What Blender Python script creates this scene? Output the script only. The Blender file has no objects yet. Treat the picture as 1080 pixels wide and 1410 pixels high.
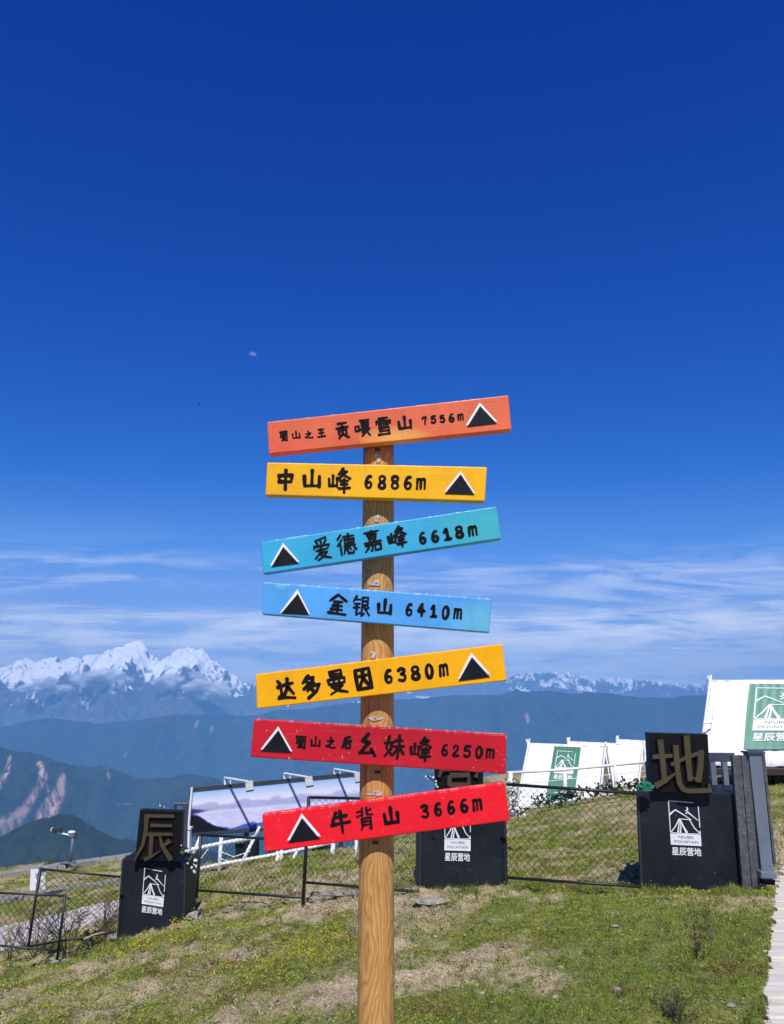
import bpy, bmesh, math, random
import numpy as np
from mathutils import Vector, Matrix, noise as mnoise
random.seed(7); rng = np.random.default_rng(11)
S = bpy.context.scene
# ------------------------------------------------------------------ camera
F = 1065.0; CX, CY = 540.0, 705.0
TH = math.radians(13.0); CT, ST = math.cos(TH), math.sin(TH)
CAMZ = 1.65
cam_d = bpy.data.cameras.new('camera'); cam = bpy.data.objects.new('camera', cam_d)
S.collection.objects.link(cam); S.camera = cam
cam.location = (0, 0, CAMZ); cam.rotation_euler = (math.radians(90) + TH, 0, 0)
cam_d.sensor_fit = 'VERTICAL'; cam_d.sensor_height = 24.0
cam_d.lens = 24.0 * F / 1410.0; cam_d.clip_start = 0.05; cam_d.clip_end = 200000
# ------------------------------------------------------------------ light
SUN_EL, SUN_AZ = 51.0, 2.0         # azimuth: degrees right of straight behind the camera
S.view_settings.view_transform = 'Standard'; S.view_settings.look = 'None'
S.view_settings.exposure = 0.0; S.view_settings.gamma = 1.0; S.view_settings.use_curve_mapping = False
sd = bpy.data.lights.new('sun', 'SUN'); sd.energy = 5.0; sd.angle = math.radians(0.5); sd.color = (1.0, 0.955, 0.88)
so = bpy.data.objects.new('sun', sd); S.collection.objects.link(so)
el, az = math.radians(SUN_EL), math.radians(SUN_AZ)
SUND = Vector((math.sin(az) * math.cos(el), -math.cos(az) * math.cos(el), math.sin(el)))
so.rotation_euler = SUND.to_track_quat('Z', 'Y').to_euler(); so.location = (0, -5, 20)

def nd(nt, t, **kw):
    n = nt.nodes.new(t)
    for k, v in kw.items():
        if k.startswith('_'): setattr(n, k[1:], v)
        else: n.inputs[k.replace('__', ' ')].default_value = v
    return n
def math_n(nt, op, a, b=None, c=None, clamp=False):
    n = nt.nodes.new('ShaderNodeMath'); n.operation = op; n.use_clamp = clamp
    for i, v in enumerate((a, b, c)):
        if v is None: continue
        if isinstance(v, (int, float)): n.inputs[i].default_value = v
        else: nt.links.new(v, n.inputs[i])
    return n.outputs[0]
def mixc(nt, fac, a, b, mode='MIX'):
    n = nt.nodes.new('ShaderNodeMix'); n.data_type = 'RGBA'; n.blend_type = mode
    for i, v in ((0, fac), (6, a), (7, b)):
        if isinstance(v, (int, float)): n.inputs[i].default_value = v
        elif isinstance(v, tuple): n.inputs[i].default_value = (*v[:3], 1)
        else: nt.links.new(v, n.inputs[i])
    return n.outputs[2]
def ramp(nt, src, stops, interp='LINEAR'):
    n = nt.nodes.new('ShaderNodeValToRGB'); cr = n.color_ramp; cr.interpolation = interp
    while len(cr.elements) < len(stops): cr.elements.new(0.5)
    for e, (p, c) in zip(cr.elements, stops):
        e.position = p; e.color = (*c, 1) if isinstance(c, tuple) else (c, c, c, 1)
    nt.links.new(src, n.inputs[0]); return n.outputs[0]
def noise_n(nt, vec, scale, detail=4, rough=0.55, dist=0.0):
    n = nt.nodes.new('ShaderNodeTexNoise'); n.inputs['Scale'].default_value = scale
    n.inputs['Detail'].default_value = detail; n.inputs['Roughness'].default_value = rough
    n.inputs['Distortion'].default_value = dist
    if vec is not None: nt.links.new(vec, n.inputs['Vector'])
    return n.outputs['Fac']
def mapping(nt, vec, scale=(1, 1, 1), loc=(0, 0, 0), rot=(0, 0, 0)):
    n = nt.nodes.new('ShaderNodeMapping'); n.inputs['Scale'].default_value = scale
    n.inputs['Location'].default_value = loc; n.inputs['Rotation'].default_value = rot
    nt.links.new(vec, n.inputs['Vector']); return n.outputs[0]

W = bpy.data.worlds.new('World'); S.world = W; W.use_nodes = True
nt = W.node_tree; nt.nodes.clear()
out = nt.nodes.new('ShaderNodeOutputWorld'); bg = nt.nodes.new('ShaderNodeBackground')
sky = nt.nodes.new('ShaderNodeTexSky'); sky.sky_type = 'NISHITA'; sky.sun_disc = False
sky.sun_elevation = el; sky.sun_rotation = math.pi - az
sky.altitude = 3600; sky.air_density = 1.1; sky.dust_density = 0.3; sky.ozone_density = 2.2
SKY_STRENGTH = 0.10
tc = nt.nodes.new('ShaderNodeTexCoord')
sepc = nt.nodes.new('ShaderNodeSeparateColor'); nt.links.new(sky.outputs[0], sepc.inputs[0]); comb = nt.nodes.new('ShaderNodeCombineColor')
for i_, (g_, a_, cap_) in enumerate(((2.8, 4.4, 0.20), (1.46, 1.20, 0.36), (0.84, 1.31, 0.64))):   # camera-like saturated rendering of the high mountain sky
    v_ = math_n(nt, 'MINIMUM', math_n(nt, 'MULTIPLY', sepc.outputs[i_], SKY_STRENGTH), cap_)
    nt.links.new(math_n(nt, 'MULTIPLY', math_n(nt, 'POWER', v_, g_), a_ / SKY_STRENGTH), comb.inputs[i_])
hs = comb
sx = nt.nodes.new('ShaderNodeSeparateXYZ'); nt.links.new(tc.outputs['Generated'], sx.inputs[0])
zz = math_n(nt, 'MAXIMUM', sx.outputs['Z'], 0.0)
# high thin cirrus: a flat layer seen in perspective
den = math_n(nt, 'ADD', zz, 0.10)
cxv = nt.nodes.new('ShaderNodeCombineXYZ')
nt.links.new(math_n(nt, 'DIVIDE', sx.outputs['X'], den), cxv.inputs[0])
nt.links.new(math_n(nt, 'DIVIDE', sx.outputs['Y'], den), cxv.inputs[1])
lay = mapping(nt, cxv.outputs[0], scale=(0.7, 1.45, 1), loc=(3.4, 0.9, 0), rot=(0, 0, math.radians(6)))
cl = noise_n(nt, lay, 1.5, 11, 0.66, 0.9)
big = noise_n(nt, mapping(nt, cxv.outputs[0], scale=(0.22, 0.5, 1), loc=(1.7, 2.2, 0)), 1.1, 2, 0.5)
cl = math_n(nt, 'ADD', cl, math_n(nt, 'MULTIPLY', math_n(nt, 'SUBTRACT', big, 0.5), 0.6))
clm = ramp(nt, cl, [(0.47, 0.0), (0.57, 0.5), (0.72, 1.0)])
band = ramp(nt, zz, [(0.0, 1.0), (0.075, 1.0), (0.10, 0.55), (0.15, 0.45), (0.175, 0.06), (0.22, 0.0), (1.0, 0.0)])
amt = math_n(nt, 'MULTIPLY', math_n(nt, 'MULTIPLY', clm, band), 0.9)
low = ramp(nt, zz, [(0.0, 0.9), (0.045, 0.75), (0.09, 0.32), (0.18, 0.05), (0.26, 0.0), (1.0, 0.0)])
c1 = mixc(nt, low, hs.outputs[0], (7.6, 9.2, 11.6))
c2 = mixc(nt, amt, c1, (12.5, 12.6, 13.0))
# low banks of cloud lying along the horizon
pf = noise_n(nt, mapping(nt, tc.outputs['Generated'], (4.2, 4.2, 19), (2.3, 0.4, 0.1)), 2.1, 9, 0.6, 0.35)
pfm = ramp(nt, pf, [(0.44, 0.0), (0.53, 0.55), (0.66, 1.0)])
pb = ramp(nt, zz, [(0.0, 1.0), (0.045, 1.0), (0.08, 0.55), (0.105, 0.0), (1.0, 0.0)])
c2 = mixc(nt, math_n(nt, 'MULTIPLY', math_n(nt, 'MULTIPLY', pfm, pb), 0.9), c2, (13.0, 13.0, 13.3))
nt.links.new(c2, bg.inputs['Color']); bg.inputs['Strength'].default_value = SKY_STRENGTH
nt.links.new(bg.outputs[0], out.inputs[0])

# ------------------------------------------------------------------ helpers
def Pz(px, py, z):
    xc = (px - CX) / F * z; yc = (py - CY) / F * z
    return Vector((xc, z * CT + yc * ST, CAMZ + z * ST - yc * CT))
def PY(px, py, Y):
    k = (py - CY) / F
    dz = Y * (ST - k * CT) / (CT + k * ST)
    zc = Y * CT + dz * ST
    return Vector(((px - CX) / F * zc, Y, CAMZ + dz))
COL = S.collection
def tag(o, label=None, cat=None, group=None, kind=None):
    if label: o['label'] = label
    if cat: o['category'] = cat
    if group: o['group'] = group
    if kind: o['kind'] = kind
    return o
def thing(name, label, cat, loc, group=None):
    o = bpy.data.objects.new(name, None); COL.objects.link(o); o.location = loc
    o.empty_display_size = 0.1
    return tag(o, label, cat, group)
def wloc(o):
    v = Vector((0, 0, 0))
    while o is not None: v = v + o.location; o = o.parent
    return v
class MB:
    def __init__(s): s.v = []; s.f = []
    def add(s, vs, fs):
        n = len(s.v); s.v += [tuple(v) for v in vs]; s.f += [tuple(i + n for i in f) for f in fs]; return s
    def prism(s, front, off):            # polygon (list of Vectors) pushed along off
        n = len(front); vs = list(front) + [p + off for p in front]
        fs = [tuple(range(n)), tuple(range(2 * n - 1, n - 1, -1))]
        fs += [((i + 1) % n, i, i + n, (i + 1) % n + n) for i in range(n)]
        return s.add(vs, fs)
    def box(s, c, d, M=None):
        vs = []
        for i in (-1, 1):
            for j in (-1, 1):
                for k in (-1, 1):
                    p = Vector((i * d[0] / 2, j * d[1] / 2, k * d[2] / 2))
                    if M is not None: p = M @ p
                    vs.append(Vector(c) + p)
        return s.add(vs, [(0, 1, 3, 2), (4, 6, 7, 5), (0, 4, 5, 1), (2, 3, 7, 6), (0, 2, 6, 4), (1, 5, 7, 3)])
    def bar(s, a, b, w, h):              # box beam from a to b
        a, b = Vector(a), Vector(b); d = (b - a); L = d.length; d.normalize()
        up = Vector((0, 0, 1)) if abs(d.z) < 0.9 else Vector((0, 1, 0))
        x = d.cross(up).normalized(); y = x.cross(d).normalized()
        M = Matrix((x, d, y)).transposed()
        return s.box((a + b) / 2, (w, L, h), M)
    def tube(s, pts, r, n=8, r2=None, cap=True):
        pts = [Vector(p) for p in pts]; m = len(pts); rings = []
        base = len(s.v)
        for i, p in enumerate(pts):
            d = (pts[min(i + 1, m - 1)] - pts[max(i - 1, 0)]).normalized()
            up = Vector((0, 0, 1)) if abs(d.z) < 0.9 else Vector((0, 1, 0))
            x = d.cross(up).normalized(); y = x.cross(d)
            rr = r if r2 is None else r + (r2 - r) * i / (m - 1)
            s.v += [tuple(p + (x * math.cos(2 * math.pi * k / n) + y * math.sin(2 * math.pi * k / n)) * rr) for k in range(n)]
        for i in range(m - 1):
            for k in range(n):
                a = base + i * n + k; b = base + i * n + (k + 1) % n
                s.f.append((a, b, b + n, a + n))
        if cap:
            s.f.append(tuple(base + k for k in range(n - 1, -1, -1)))
            s.f.append(tuple(base + (m - 1) * n + k for k in range(n)))
        return s
    def ico(s, c, r, sub=1, jit=0.0, sc=(1, 1, 1), fr=1.6):
        bm = bmesh.new(); bmesh.ops.create_icosphere(bm, subdivisions=sub, radius=1)
        o = random.random() * 100
        vs = []
        for v in bm.verts:
            k = 1 + jit * (mnoise.noise(v.co * fr + Vector((o, o, 0))) * 2)
            vs.append(Vector(c) + Vector((v.co.x * sc[0], v.co.y * sc[1], v.co.z * sc[2])) * r * k)
        fs = [tuple(v.index for v in f.verts) for f in bm.faces]; bm.free()
        return s.add(vs, fs)
def mesh_obj(name, vs, fs, mat, parent=None, smooth=False, loc=None):
    me = bpy.data.meshes.new(name)
    base = wloc(parent) if parent is not None else Vector(loc or (0, 0, 0))
    me.from_pydata([(v[0] - base.x, v[1] - base.y, v[2] - base.z) for v in vs], [], fs)
    if mat is not None: me.materials.append(mat)
    if smooth:
        me.polygons.foreach_set('use_smooth', [True] * len(me.polygons))
    o = bpy.data.objects.new(name, me); COL.objects.link(o)
    if parent is not None: o.parent = parent
    elif loc is not None: o.location = loc
    return o
def obj(name, mb, mat, parent=None, smooth=False, bevel=0, loc=None, fix=True):
    o = mesh_obj(name, mb.v, mb.f, mat, parent, smooth, loc)
    if fix:
        bm = bmesh.new(); bm.from_mesh(o.data); bmesh.ops.recalc_face_normals(bm, faces=bm.faces); bm.to_mesh(o.data); bm.free()
    if bevel:
        m = o.modifiers.new('bevel', 'BEVEL'); m.width = bevel; m.segments = 2; m.limit_method = 'ANGLE'
    return o

def lin(r, g, b):
    return tuple((c / 255 / 12.92 if c / 255 <= 0.04045 else ((c / 255 + 0.055) / 1.055) ** 2.4) for c in (r, g, b))
def newmat(name, rough=0.6, metal=0.0, col=None, spec=0.5):
    m = bpy.data.materials.new(name); m.use_nodes = True
    b = m.node_tree.nodes['Principled BSDF']; b.inputs['Roughness'].default_value = rough
    b.inputs['Metallic'].default_value = metal; b.inputs['Specular IOR Level'].default_value = spec
    if col: b.inputs['Base Color'].default_value = (*col, 1)
    return m, m.node_tree, b
def bump(nt, b, h, strength=0.3, dist=0.01):
    n = nt.nodes.new('ShaderNodeBump'); n.inputs['Strength'].default_value = strength; n.inputs['Distance'].default_value = dist
    nt.links.new(h, n.inputs['Height']); nt.links.new(n.outputs[0], b.inputs['Normal'])
def mottled(name, col, var=0.25, scale=6, rough=0.6, metal=0.0, fine=60, bmp=0.1, spec=0.5, dust=None):
    m, nt, b = newmat(name, rough, metal, spec=spec)
    g = nt.nodes.new('ShaderNodeNewGeometry').outputs['Position']
    n = noise_n(nt, g, scale, 5, 0.6)
    lo = tuple(c * (1 - var) for c in col); hi = tuple(min(1, c * (1 + var)) for c in col)
    c = ramp(nt, n, [(0.3, lo), (0.7, hi)])
    if dust:
        d = ramp(nt, noise_n(nt, g, scale * 2.3, 6, 0.7), [(0.55, 0.0), (0.75, 1.0)])
        c = mixc(nt, math_n(nt, 'MULTIPLY', d, dust[1]), c, dust[0])
    nt.links.new(c, b.inputs['Base Color'])
    f = noise_n(nt, g, fine, 3, 0.6); bump(nt, b, f, bmp, 0.004)
    return m

# numpy noise
def vn(x, y, seed=0):
    xi = np.floor(x).astype(np.int64); yi = np.floor(y).astype(np.int64); fx = x - xi; fy = y - yi
    fx = fx * fx * fx * (fx * (fx * 6 - 15) + 10); fy = fy * fy * fy * (fy * (fy * 6 - 15) + 10)
    def h(a, b):
        n = (a * 374761393 + b * 668265263 + seed * 144665) & 0x7fffffff
        n = ((n ^ (n >> 13)) * 1274126177) & 0x7fffffff
        n = (n ^ (n >> 16)) & 0xffff
        return n / 65535.0
    return (h(xi, yi) * (1 - fx) + h(xi + 1, yi) * fx) * (1 - fy) + (h(xi, yi + 1) * (1 - fx) + h(xi + 1, yi + 1) * fx) * fy
def fbm(x, y, o=5, seed=0, g=0.5, ridged=False):
    t = 0; a = 1; s = 0
    for i in range(o):
        v = vn(x * 2 ** i + 17.3 * i, y * 2 ** i - 9.1 * i, seed + i)
        if ridged: v = 1 - np.abs(2 * v - 1)
        t = t + a * v; s += a; a *= g
    return t / s
def sm(e0, e1, x):
    t = np.clip((x - e0) / (e1 - e0), 0, 1); return t * t * (3 - 2 * t)

# ------------------------------------------------------------------ near terrain
ctrl = [(-60, 1410, 5.6), (0, 1410, 5.2), (270, 1410, 4.5), (540, 1410, 4.0), (800, 1410, 3.9), (1060, 1410, 3.85), (1160, 1410, 3.85),
        (100, 1340, 7.2), (300, 1340, 6.0), (540, 1300, 5.8), (800, 1300, 5.5), (1045, 1300, 5.4),
        (160, 1298, 10.0), (268, 1272, 9.9), (575, 1220, 8.5), (700, 1226, 8.4), (880, 1224, 7.7), (1025, 1224, 7.6), (1075, 1222, 7.7),
        (500, 1202, 10.4), (420, 1242, 9.3), (340, 1245, 9.9), (300, 1205, 13.2), (280, 1192, 15.2), (400, 1180, 15.8), (450, 1170, 16.5), (500, 1163, 17),
        (700, 1116, 22), (770, 1104, 23), (890, 1083, 23), (800, 1150, 14), (720, 1180, 11), (800, 1196, 9.3), (870, 1180, 9.8), (860, 1130, 14.5),
        (1075, 1064, 18.5), (1070, 1110, 14), (1070, 1160, 10.5), (1075, 1195, 8.7), (980, 1120, 14),
        (0, 1192, 22), (80, 1184, 22), (160, 1176, 22), (20, 1235, 16), (150, 1218, 16.5), (0, 1312, 11), (0, 1268, 13), (135, 1252, 13), (90, 1312, 10.4),
        (230, 1205, 17), (60, 1340, 8.8)]
cp = [tuple(Pz(*c)) for c in ctrl] + [(0, 0, 0), (-4, 0, -0.9), (4, 0, 0.25), (0, -6, 0.35), (-6, -6, -0.9), (6, -6, .5), (9, 6, 0.2), (-9, 5, -2.4), (1.9, 2.6, 0.03), (14, 12, 0.2), (14, 22, 0.1)]
cp = np.array(cp)
def tps_k(r2): return 0.5 * r2 * np.log(r2 + 1e-9)
n_ = len(cp); d2 = ((cp[:, None, :2] - cp[None, :, :2]) ** 2).sum(-1)
A = np.zeros((n_ + 3, n_ + 3)); A[:n_, :n_] = tps_k(d2) + np.eye(n_) * 0.6
A[:n_, n_] = 1; A[:n_, n_ + 1:] = cp[:, :2]; A[n_:, :n_] = A[:n_, n_:].T
wts = np.linalg.solve(A, np.r_[cp[:, 2], 0, 0, 0])
def Hn(X, Y):
    X = np.asarray(X, float); Y = np.asarray(Y, float); sh = X.shape; x = X.ravel(); y = Y.ravel()
    z = wts[n_] + wts[n_ + 1] * x + wts[n_ + 2] * y
    xs = np.clip(x, -16, 17); ys = np.clip(y, -8, 26)
    z = wts[n_] + wts[n_ + 1] * xs + wts[n_ + 2] * ys
    for i in range(n_):
        z = z + wts[i] * tps_k((xs - cp[i, 0]) ** 2 + (ys - cp[i, 1]) ** 2)
    # gentle lumps
    z = z + 0.10 * (fbm(x * 0.9, y * 0.9, 3, 5) - 0.5) * sm(2, 6, y) + 0.05 * (fbm(x * 4, y * 4, 3, 9) - 0.5)
    edge = 23 + (16.8 - 23) * sm(-5.8, -4.2, x) + (34 - 16.8) * sm(-0.6, 2.5, x)
    over = np.maximum(0, y - edge); z = z - 0.35 * over ** 1.35
    z = z - 0.5 * np.maximum(0, -14 - x) ** 1.2 - 0.3 * np.maximum(0, x - 24) ** 1.1 - 0.35 * np.maximum(0, -9 - y) ** 1.2
    return z.reshape(sh)
_base = Hn
def det_f(X, Y): return ((fbm(X * 11, Y * 11, 4, 21, .6) - 0.5) * 0.085 + (fbm(X * 2.6, Y * 2.6, 4, 25, .55, True) - 0.62) * 0.13) * sm(2, 4, Y) * (1 - sm(16, 24, Y))
def Hn(X, Y): return _base(X, Y) + det_f(np.asarray(X, float), np.asarray(Y, float))
def H(x, y): return float(Hn(np.array([x]), np.array([y]))[0])
def drape(px, py, guess=None):
    """point on the ground under a line of sight"""
    k = (py - CY) / F; d = np.array([(px - CX) / F, CT + k * ST, ST - k * CT])
    t = np.arange(2.5, 60, 0.04); X = d[0] * t; Y = d[1] * t; Z = CAMZ + d[2] * t
    hh = Hn(X, Y); i = np.argmax(Z < hh); i = i if Z[i] < hh[i] else len(t) - 1
    return Vector((X[i], Y[i], hh[i]))
xs = np.r_[np.arange(-60, -16, 2.0), np.arange(-16, -7, 0.15), np.arange(-7, 7, 0.05), np.arange(7, 18, 0.15), np.arange(18, 62, 2.0)]
ys = np.r_[np.arange(-40, -2, 1.5), np.arange(-2, 3, 0.25), np.arange(3, 12, 0.05), np.arange(12, 30, 0.14), np.arange(30, 92, 2.0)]
GX, GY = np.meshgrid(xs, ys)
GZ = Hn(GX, GY)
det = ((fbm(GX * 11, GY * 11, 4, 21, .6) - 0.5) * 0.06 + (fbm(GX * 2.6, GY * 2.6, 4, 25, .55, True) - 0.62) * 0.13) * sm(2, 4, GY) * (1 - sm(16, 24, GY))
# edge of the stone path: ground lies lower beneath the slabs
def path_edge(Y):   # left edge X of the slab path
    return np.interp(Y, [-5, 2.0, 4.45, 5.5, 6.5, 7.5, 8.6, 10.5, 14], [1.2, 1.35, 1.90, 2.42, 2.90, 3.40, 3.93, 5.0, 7.0])
def inpath(X, Y): return (X > path_edge(Y) + 0.02) & (X < path_edge(Y) + 2.3) & (Y < 9.6)
GZ = np.where(inpath(GX, GY), GZ - 0.16, GZ)
# colour patches of the turf
def blob(X, Y, px, py, rx, ry):
    c = drape(px, py); return np.exp(-(((X - c.x) / rx) ** 2 + ((Y - c.y) / ry) ** 2))
def patch(X, Y):
    dry = fbm(X * 1.3, Y * 1.5, 5, 31, 0.62); dry = sm(0.43, 0.56, dry)
    fine = fbm(X * 3.2, Y * 3.2, 3, 44)
    b = 0
    for a in ((640, 1330, 0.9, 0.8, 0.9), (560, 1240, 1.3, 0.5, 0.5), (380, 1240, 0.9, 0.7, 0.5), (120, 1370, 1.4, 0.4, 0.4), (350, 1390, 0.8, 0.4, 0.4), (720, 1345, .45, .5, .7), (440, 1225, .7, .4, .5)):
        b = b + a[4] * blob(X, Y, *a[:4])
    g = 0
    for a in ((900, 1340, 1.5, 1.7, 1.0), (950, 1270, 1.5, 1.0, .7), (760, 1400, .35, .3, .6), (150, 1310, 1.6, 0.5, 0.7), (800, 1160, 4, 3, 0.15)):
        g = g + a[4] * blob(X, Y, *a[:4])
    d = np.clip(dry * 0.75 + b - g * 1.1 + (fine - 0.5) * 1.3, 0, 1)
    lush = np.clip(g, 0, 1)
    return d, lush
DRY, LUSH = patch(GX, GY)
nx, ny = len(xs), len(ys)
ii, jj = np.meshgrid(np.arange(nx - 1), np.arange(ny - 1)); a0 = (jj * nx + ii).ravel()
faces = np.stack([a0, a0 + 1, a0 + nx + 1, a0 + nx], 1)
def grid_mesh(name, V, Fc, mat, cols=None, smooth=True):
    me = bpy.data.meshes.new(name); nv = len(V); nf = len(Fc); k = Fc.shape[1]
    me.vertices.add(nv); me.vertices.foreach_set('co', V.astype(np.float32).ravel())
    me.loops.add(nf * k); me.loops.foreach_set('vertex_index', Fc.astype(np.int32).ravel())
    me.polygons.add(nf); me.polygons.foreach_set('loop_start', (np.arange(nf) * k).astype(np.int32))
    me.polygons.foreach_set('loop_total', np.full(nf, k, np.int32))
    if smooth: me.polygons.foreach_set('use_smooth', np.ones(nf, bool))
    me.update(calc_edges=True)
    if cols is not None:
        for nm, c in cols.items():
            at = me.color_attributes.new(nm, 'FLOAT_COLOR', 'POINT')
            at.data.foreach_set('color', np.c_[c, np.ones(len(c))].astype(np.float32).ravel())
    me.materials.append(mat)
    o = bpy.data.objects.new(name, me); COL.objects.link(o); return o

m_soil, nt, b = newmat('turf soil', 0.95, spec=0.15)
at = nd(nt, 'ShaderNodeVertexColor', _layer_name='patch'); sp = nt.nodes.new('ShaderNodeSeparateColor'); nt.links.new(at.outputs[0], sp.inputs[0])
g = nt.nodes.new('ShaderNodeNewGeometry').outputs['Position']
n1 = noise_n(nt, g, 9, 6, 0.7); n2 = noise_n(nt, g, 45, 5, 0.7)
soil = ramp(nt, n2, [(0.3, (0.14, 0.09, 0.05)), (0.46, (0.44, 0.34, 0.21)), (0.66, (0.74, 0.61, 0.43))])
moss = ramp(nt, n2, [(0.3, (0.035, 0.045, 0.010)), (0.52, (0.18, 0.20, 0.045)), (0.75, (0.42, 0.39, 0.13))])
fac = math_n(nt, 'ADD', sp.outputs[0], math_n(nt, 'MULTIPLY', math_n(nt, 'SUBTRACT', n1, 0.5), 1.2), clamp=True)
nt.links.new(mixc(nt, fac, moss, soil), b.inputs['Base Color']); bump(nt, b, n2, 0.9, 0.03)
V = np.c_[GX.ravel(), GY.ravel(), GZ.ravel()]
ground = grid_mesh('ground', V, faces, m_soil, {'patch': np.c_[DRY.ravel(), LUSH.ravel(), np.zeros(DRY.size)]})
tag(ground, kind='structure')

# ------------------------------------------------------------------ mountains
def land_mat(name, tops, rock, snow_lo=None, snow_hi=None, scar=True):
    m, nt, b = newmat(name, 0.95, spec=0.1)
    ge = nt.nodes.new('ShaderNodeNewGeometry'); g = ge.outputs['Position']
    n = noise_n(nt, g, 0.004, 8, 0.65); n2 = noise_n(nt, g, 0.035, 6, 0.75)
    c = ramp(nt, math_n(nt, 'ADD', math_n(nt, 'MULTIPLY', n, 0.5), math_n(nt, 'MULTIPLY', n2, 0.5)), [(0.40, tops), (0.60, rock)])
    at = nd(nt, 'ShaderNodeVertexColor', _layer_name='scar'); sp = nt.nodes.new('ShaderNodeSeparateColor'); nt.links.new(at.outputs[0], sp.inputs[0])
    c = mixc(nt, sp.outputs[0], c, (0.52, 0.33, 0.27))
    c = mixc(nt, sp.outputs[1], c, (0.95, 0.95, 0.96))
    nt.links.new(c, b.inputs['Base Color']); return m
def ridge(name, sil, D, front, back, slope, amp, freq, seed, mat, base=-2300, jag=0.0, jf=9, nx=900, ny=110, scars=(), snow=None, label=None):
    px = np.linspace(-900, 1980, nx); ss = np.array(sil, float)
    py = np.interp(px, ss[:, 0], ss[:, 1])
    t = np.r_[np.linspace(-1, 0, ny) ** 1 , np.linspace(0, 1, ny // 4)[1:]]
    rise = D * (951 - py) / F * 1.0
    ax = (px - CX) / (F * CT)
    T, AX = np.meshgrid(t, ax); RI = np.repeat(rise[:, None], len(t), 1)
    dist = np.where(T < 0, front, back) * T * -1
    Dd = np.where(T < 0, D + T * front, D + T * back)
    X = AX * D + AX * (Dd - D) * 0.6; Y = Dd
    off = np.abs(Dd - D)
    rid = fbm(X * freq, Y * freq * 0.55, 7, seed, 0.58, True) - 0.60
    w = np.clip(off / (front * 0.25), 0, 1)
    Z = CAMZ + RI - off * slope * (1 - 0.25 * fbm(X * freq * .5, Y * freq * .5, 3, seed + 50)) + rid * amp * (0.10 + 0.9 * w) + jag * (fbm(X * freq * jf, Y * freq * jf, 5, seed + 9, .66, True) - 0.6) * (1 - 0.6 * w)
    Z = np.maximum(Z, base + 40 * fbm(X * freq, Y * freq, 4, seed + 3))
    nt_ = len(t); i2, j2 = np.meshgrid(np.arange(nx - 1), np.arange(nt_ - 1), indexing='ij'); a = (i2 * nt_ + j2).ravel()
    Fc = np.stack([a, a + nt_, a + nt_ + 1, a + 1], 1)
    # where each vertex falls in elevation angle, for scars given as seen lines
    zc = Y * CT + (Z - CAMZ) * ST; yc = Y * ST - (Z - CAMZ) * CT
    PXv = CX + F * X / zc; PYv = CY + F * yc / zc
    sc = np.zeros_like(X)
    for (pts, wd, st) in scars:
        pts = np.array(pts, float)
        for k in range(len(pts) - 1):
            A_, B_ = pts[k], pts[k + 1]; d = B_ - A_; L2 = (d ** 2).sum()
            tt = np.clip(((PXv - A_[0]) * d[0] + (PYv - A_[1]) * d[1]) / L2, 0, 1)
            r = np.hypot(PXv - A_[0] - tt * d[0], PYv - A_[1] - tt * d[1])
            wl = wd[k] + (wd[k + 1] - wd[k]) * tt
            nn = 0.5 * fbm(PXv * 0.45, PYv * 0.12, 3, 77) + 0.5 * fbm(PXv * 1.3 + PYv * 0.5, PYv * 0.16, 4, 78)
            sc = np.maximum(sc, st * (1 - sm(wl * 0.35, wl * 1.1, r)) * sm(0.33, 0.56, nn))
    sn = np.zeros_like(X)
    if snow:
        gz = np.gradient(Z, axis=0)
        lo, hi, x0, x1 = snow
        line = np.interp(PXv, [-400, 0, 120, 200, 260, 320, 360, 700, 1000], [lo, lo, lo * 0.92, lo * .8, lo * 0.95, lo * 1.05, lo * .95, x0, x0])
        nn = fbm(X * freq * 3, Y * freq * 3, 6, seed + 30, .65, True)
        relief = Z - (CAMZ + RI - off * slope * 0.85)
        sn = sm(-0.25, 0.25, (Z - CAMZ - line) / hi + (nn - 0.56) * 8.5 - np.abs(relief) / 800. - 2.2 * sm(14, 34, np.abs(gz)) * (0.35 + fbm(PXv * .3, PYv * .3, 3, 5)))
    o = grid_mesh(name, np.c_[X.ravel(), Y.ravel(), Z.ravel()], Fc, mat, {'scar': np.c_[sc.ravel(), sn.ravel(), sc.ravel() * 0]})
    tag(o, kind='structure')
    return o
forest = land_mat('forest slope', (0.007, 0.015, 0.010), (0.034, 0.046, 0.022))
rockm = land_mat('alpine rock', (0.05, 0.055, 0.06), (0.14, 0.13, 0.12))
SNOW = [(-900, 930), (-300, 915), (0, 926), (14, 931), (28, 921), (45, 915), (60, 912), (75, 914), (90, 911), (110, 912), (120, 908), (140, 907), (160, 905), (172, 900), (185, 893), (200, 888), (212, 893), (222, 905), (235, 912), (250, 902), (270, 897), (290, 900), (300, 908), (315, 920), (330, 930), (345, 938), (360, 945), (400, 950), (450, 955), (520, 965), (700, 985), (2000, 990)]
SNOW2 = [(-900, 1000), (300, 990), (420, 955), (520, 945), (600, 943), (640, 938), (690, 934), (720, 929), (740, 932), (752, 926), (775, 927), (790, 933), (820, 935), (850, 937), (880, 939), (910, 942), (940, 944), (970, 941), (1000, 944), (1080, 946), (1400, 940), (2000, 950)]
R3 = [(-900, 990), (-200, 1000), (0, 1011), (30, 1000), (70, 990), (95, 986), (130, 992), (160, 998), (180, 994), (210, 992), (250, 985), (300, 984), (350, 984), (400, 979), (450, 974), (500, 968), (540, 964), (580, 961), (620, 957), (660, 960), (700, 955), (740, 956), (780, 958), (820, 954), (860, 955), (900, 960), (940, 957), (975, 960), (1080, 962), (2000, 970)]
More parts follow.
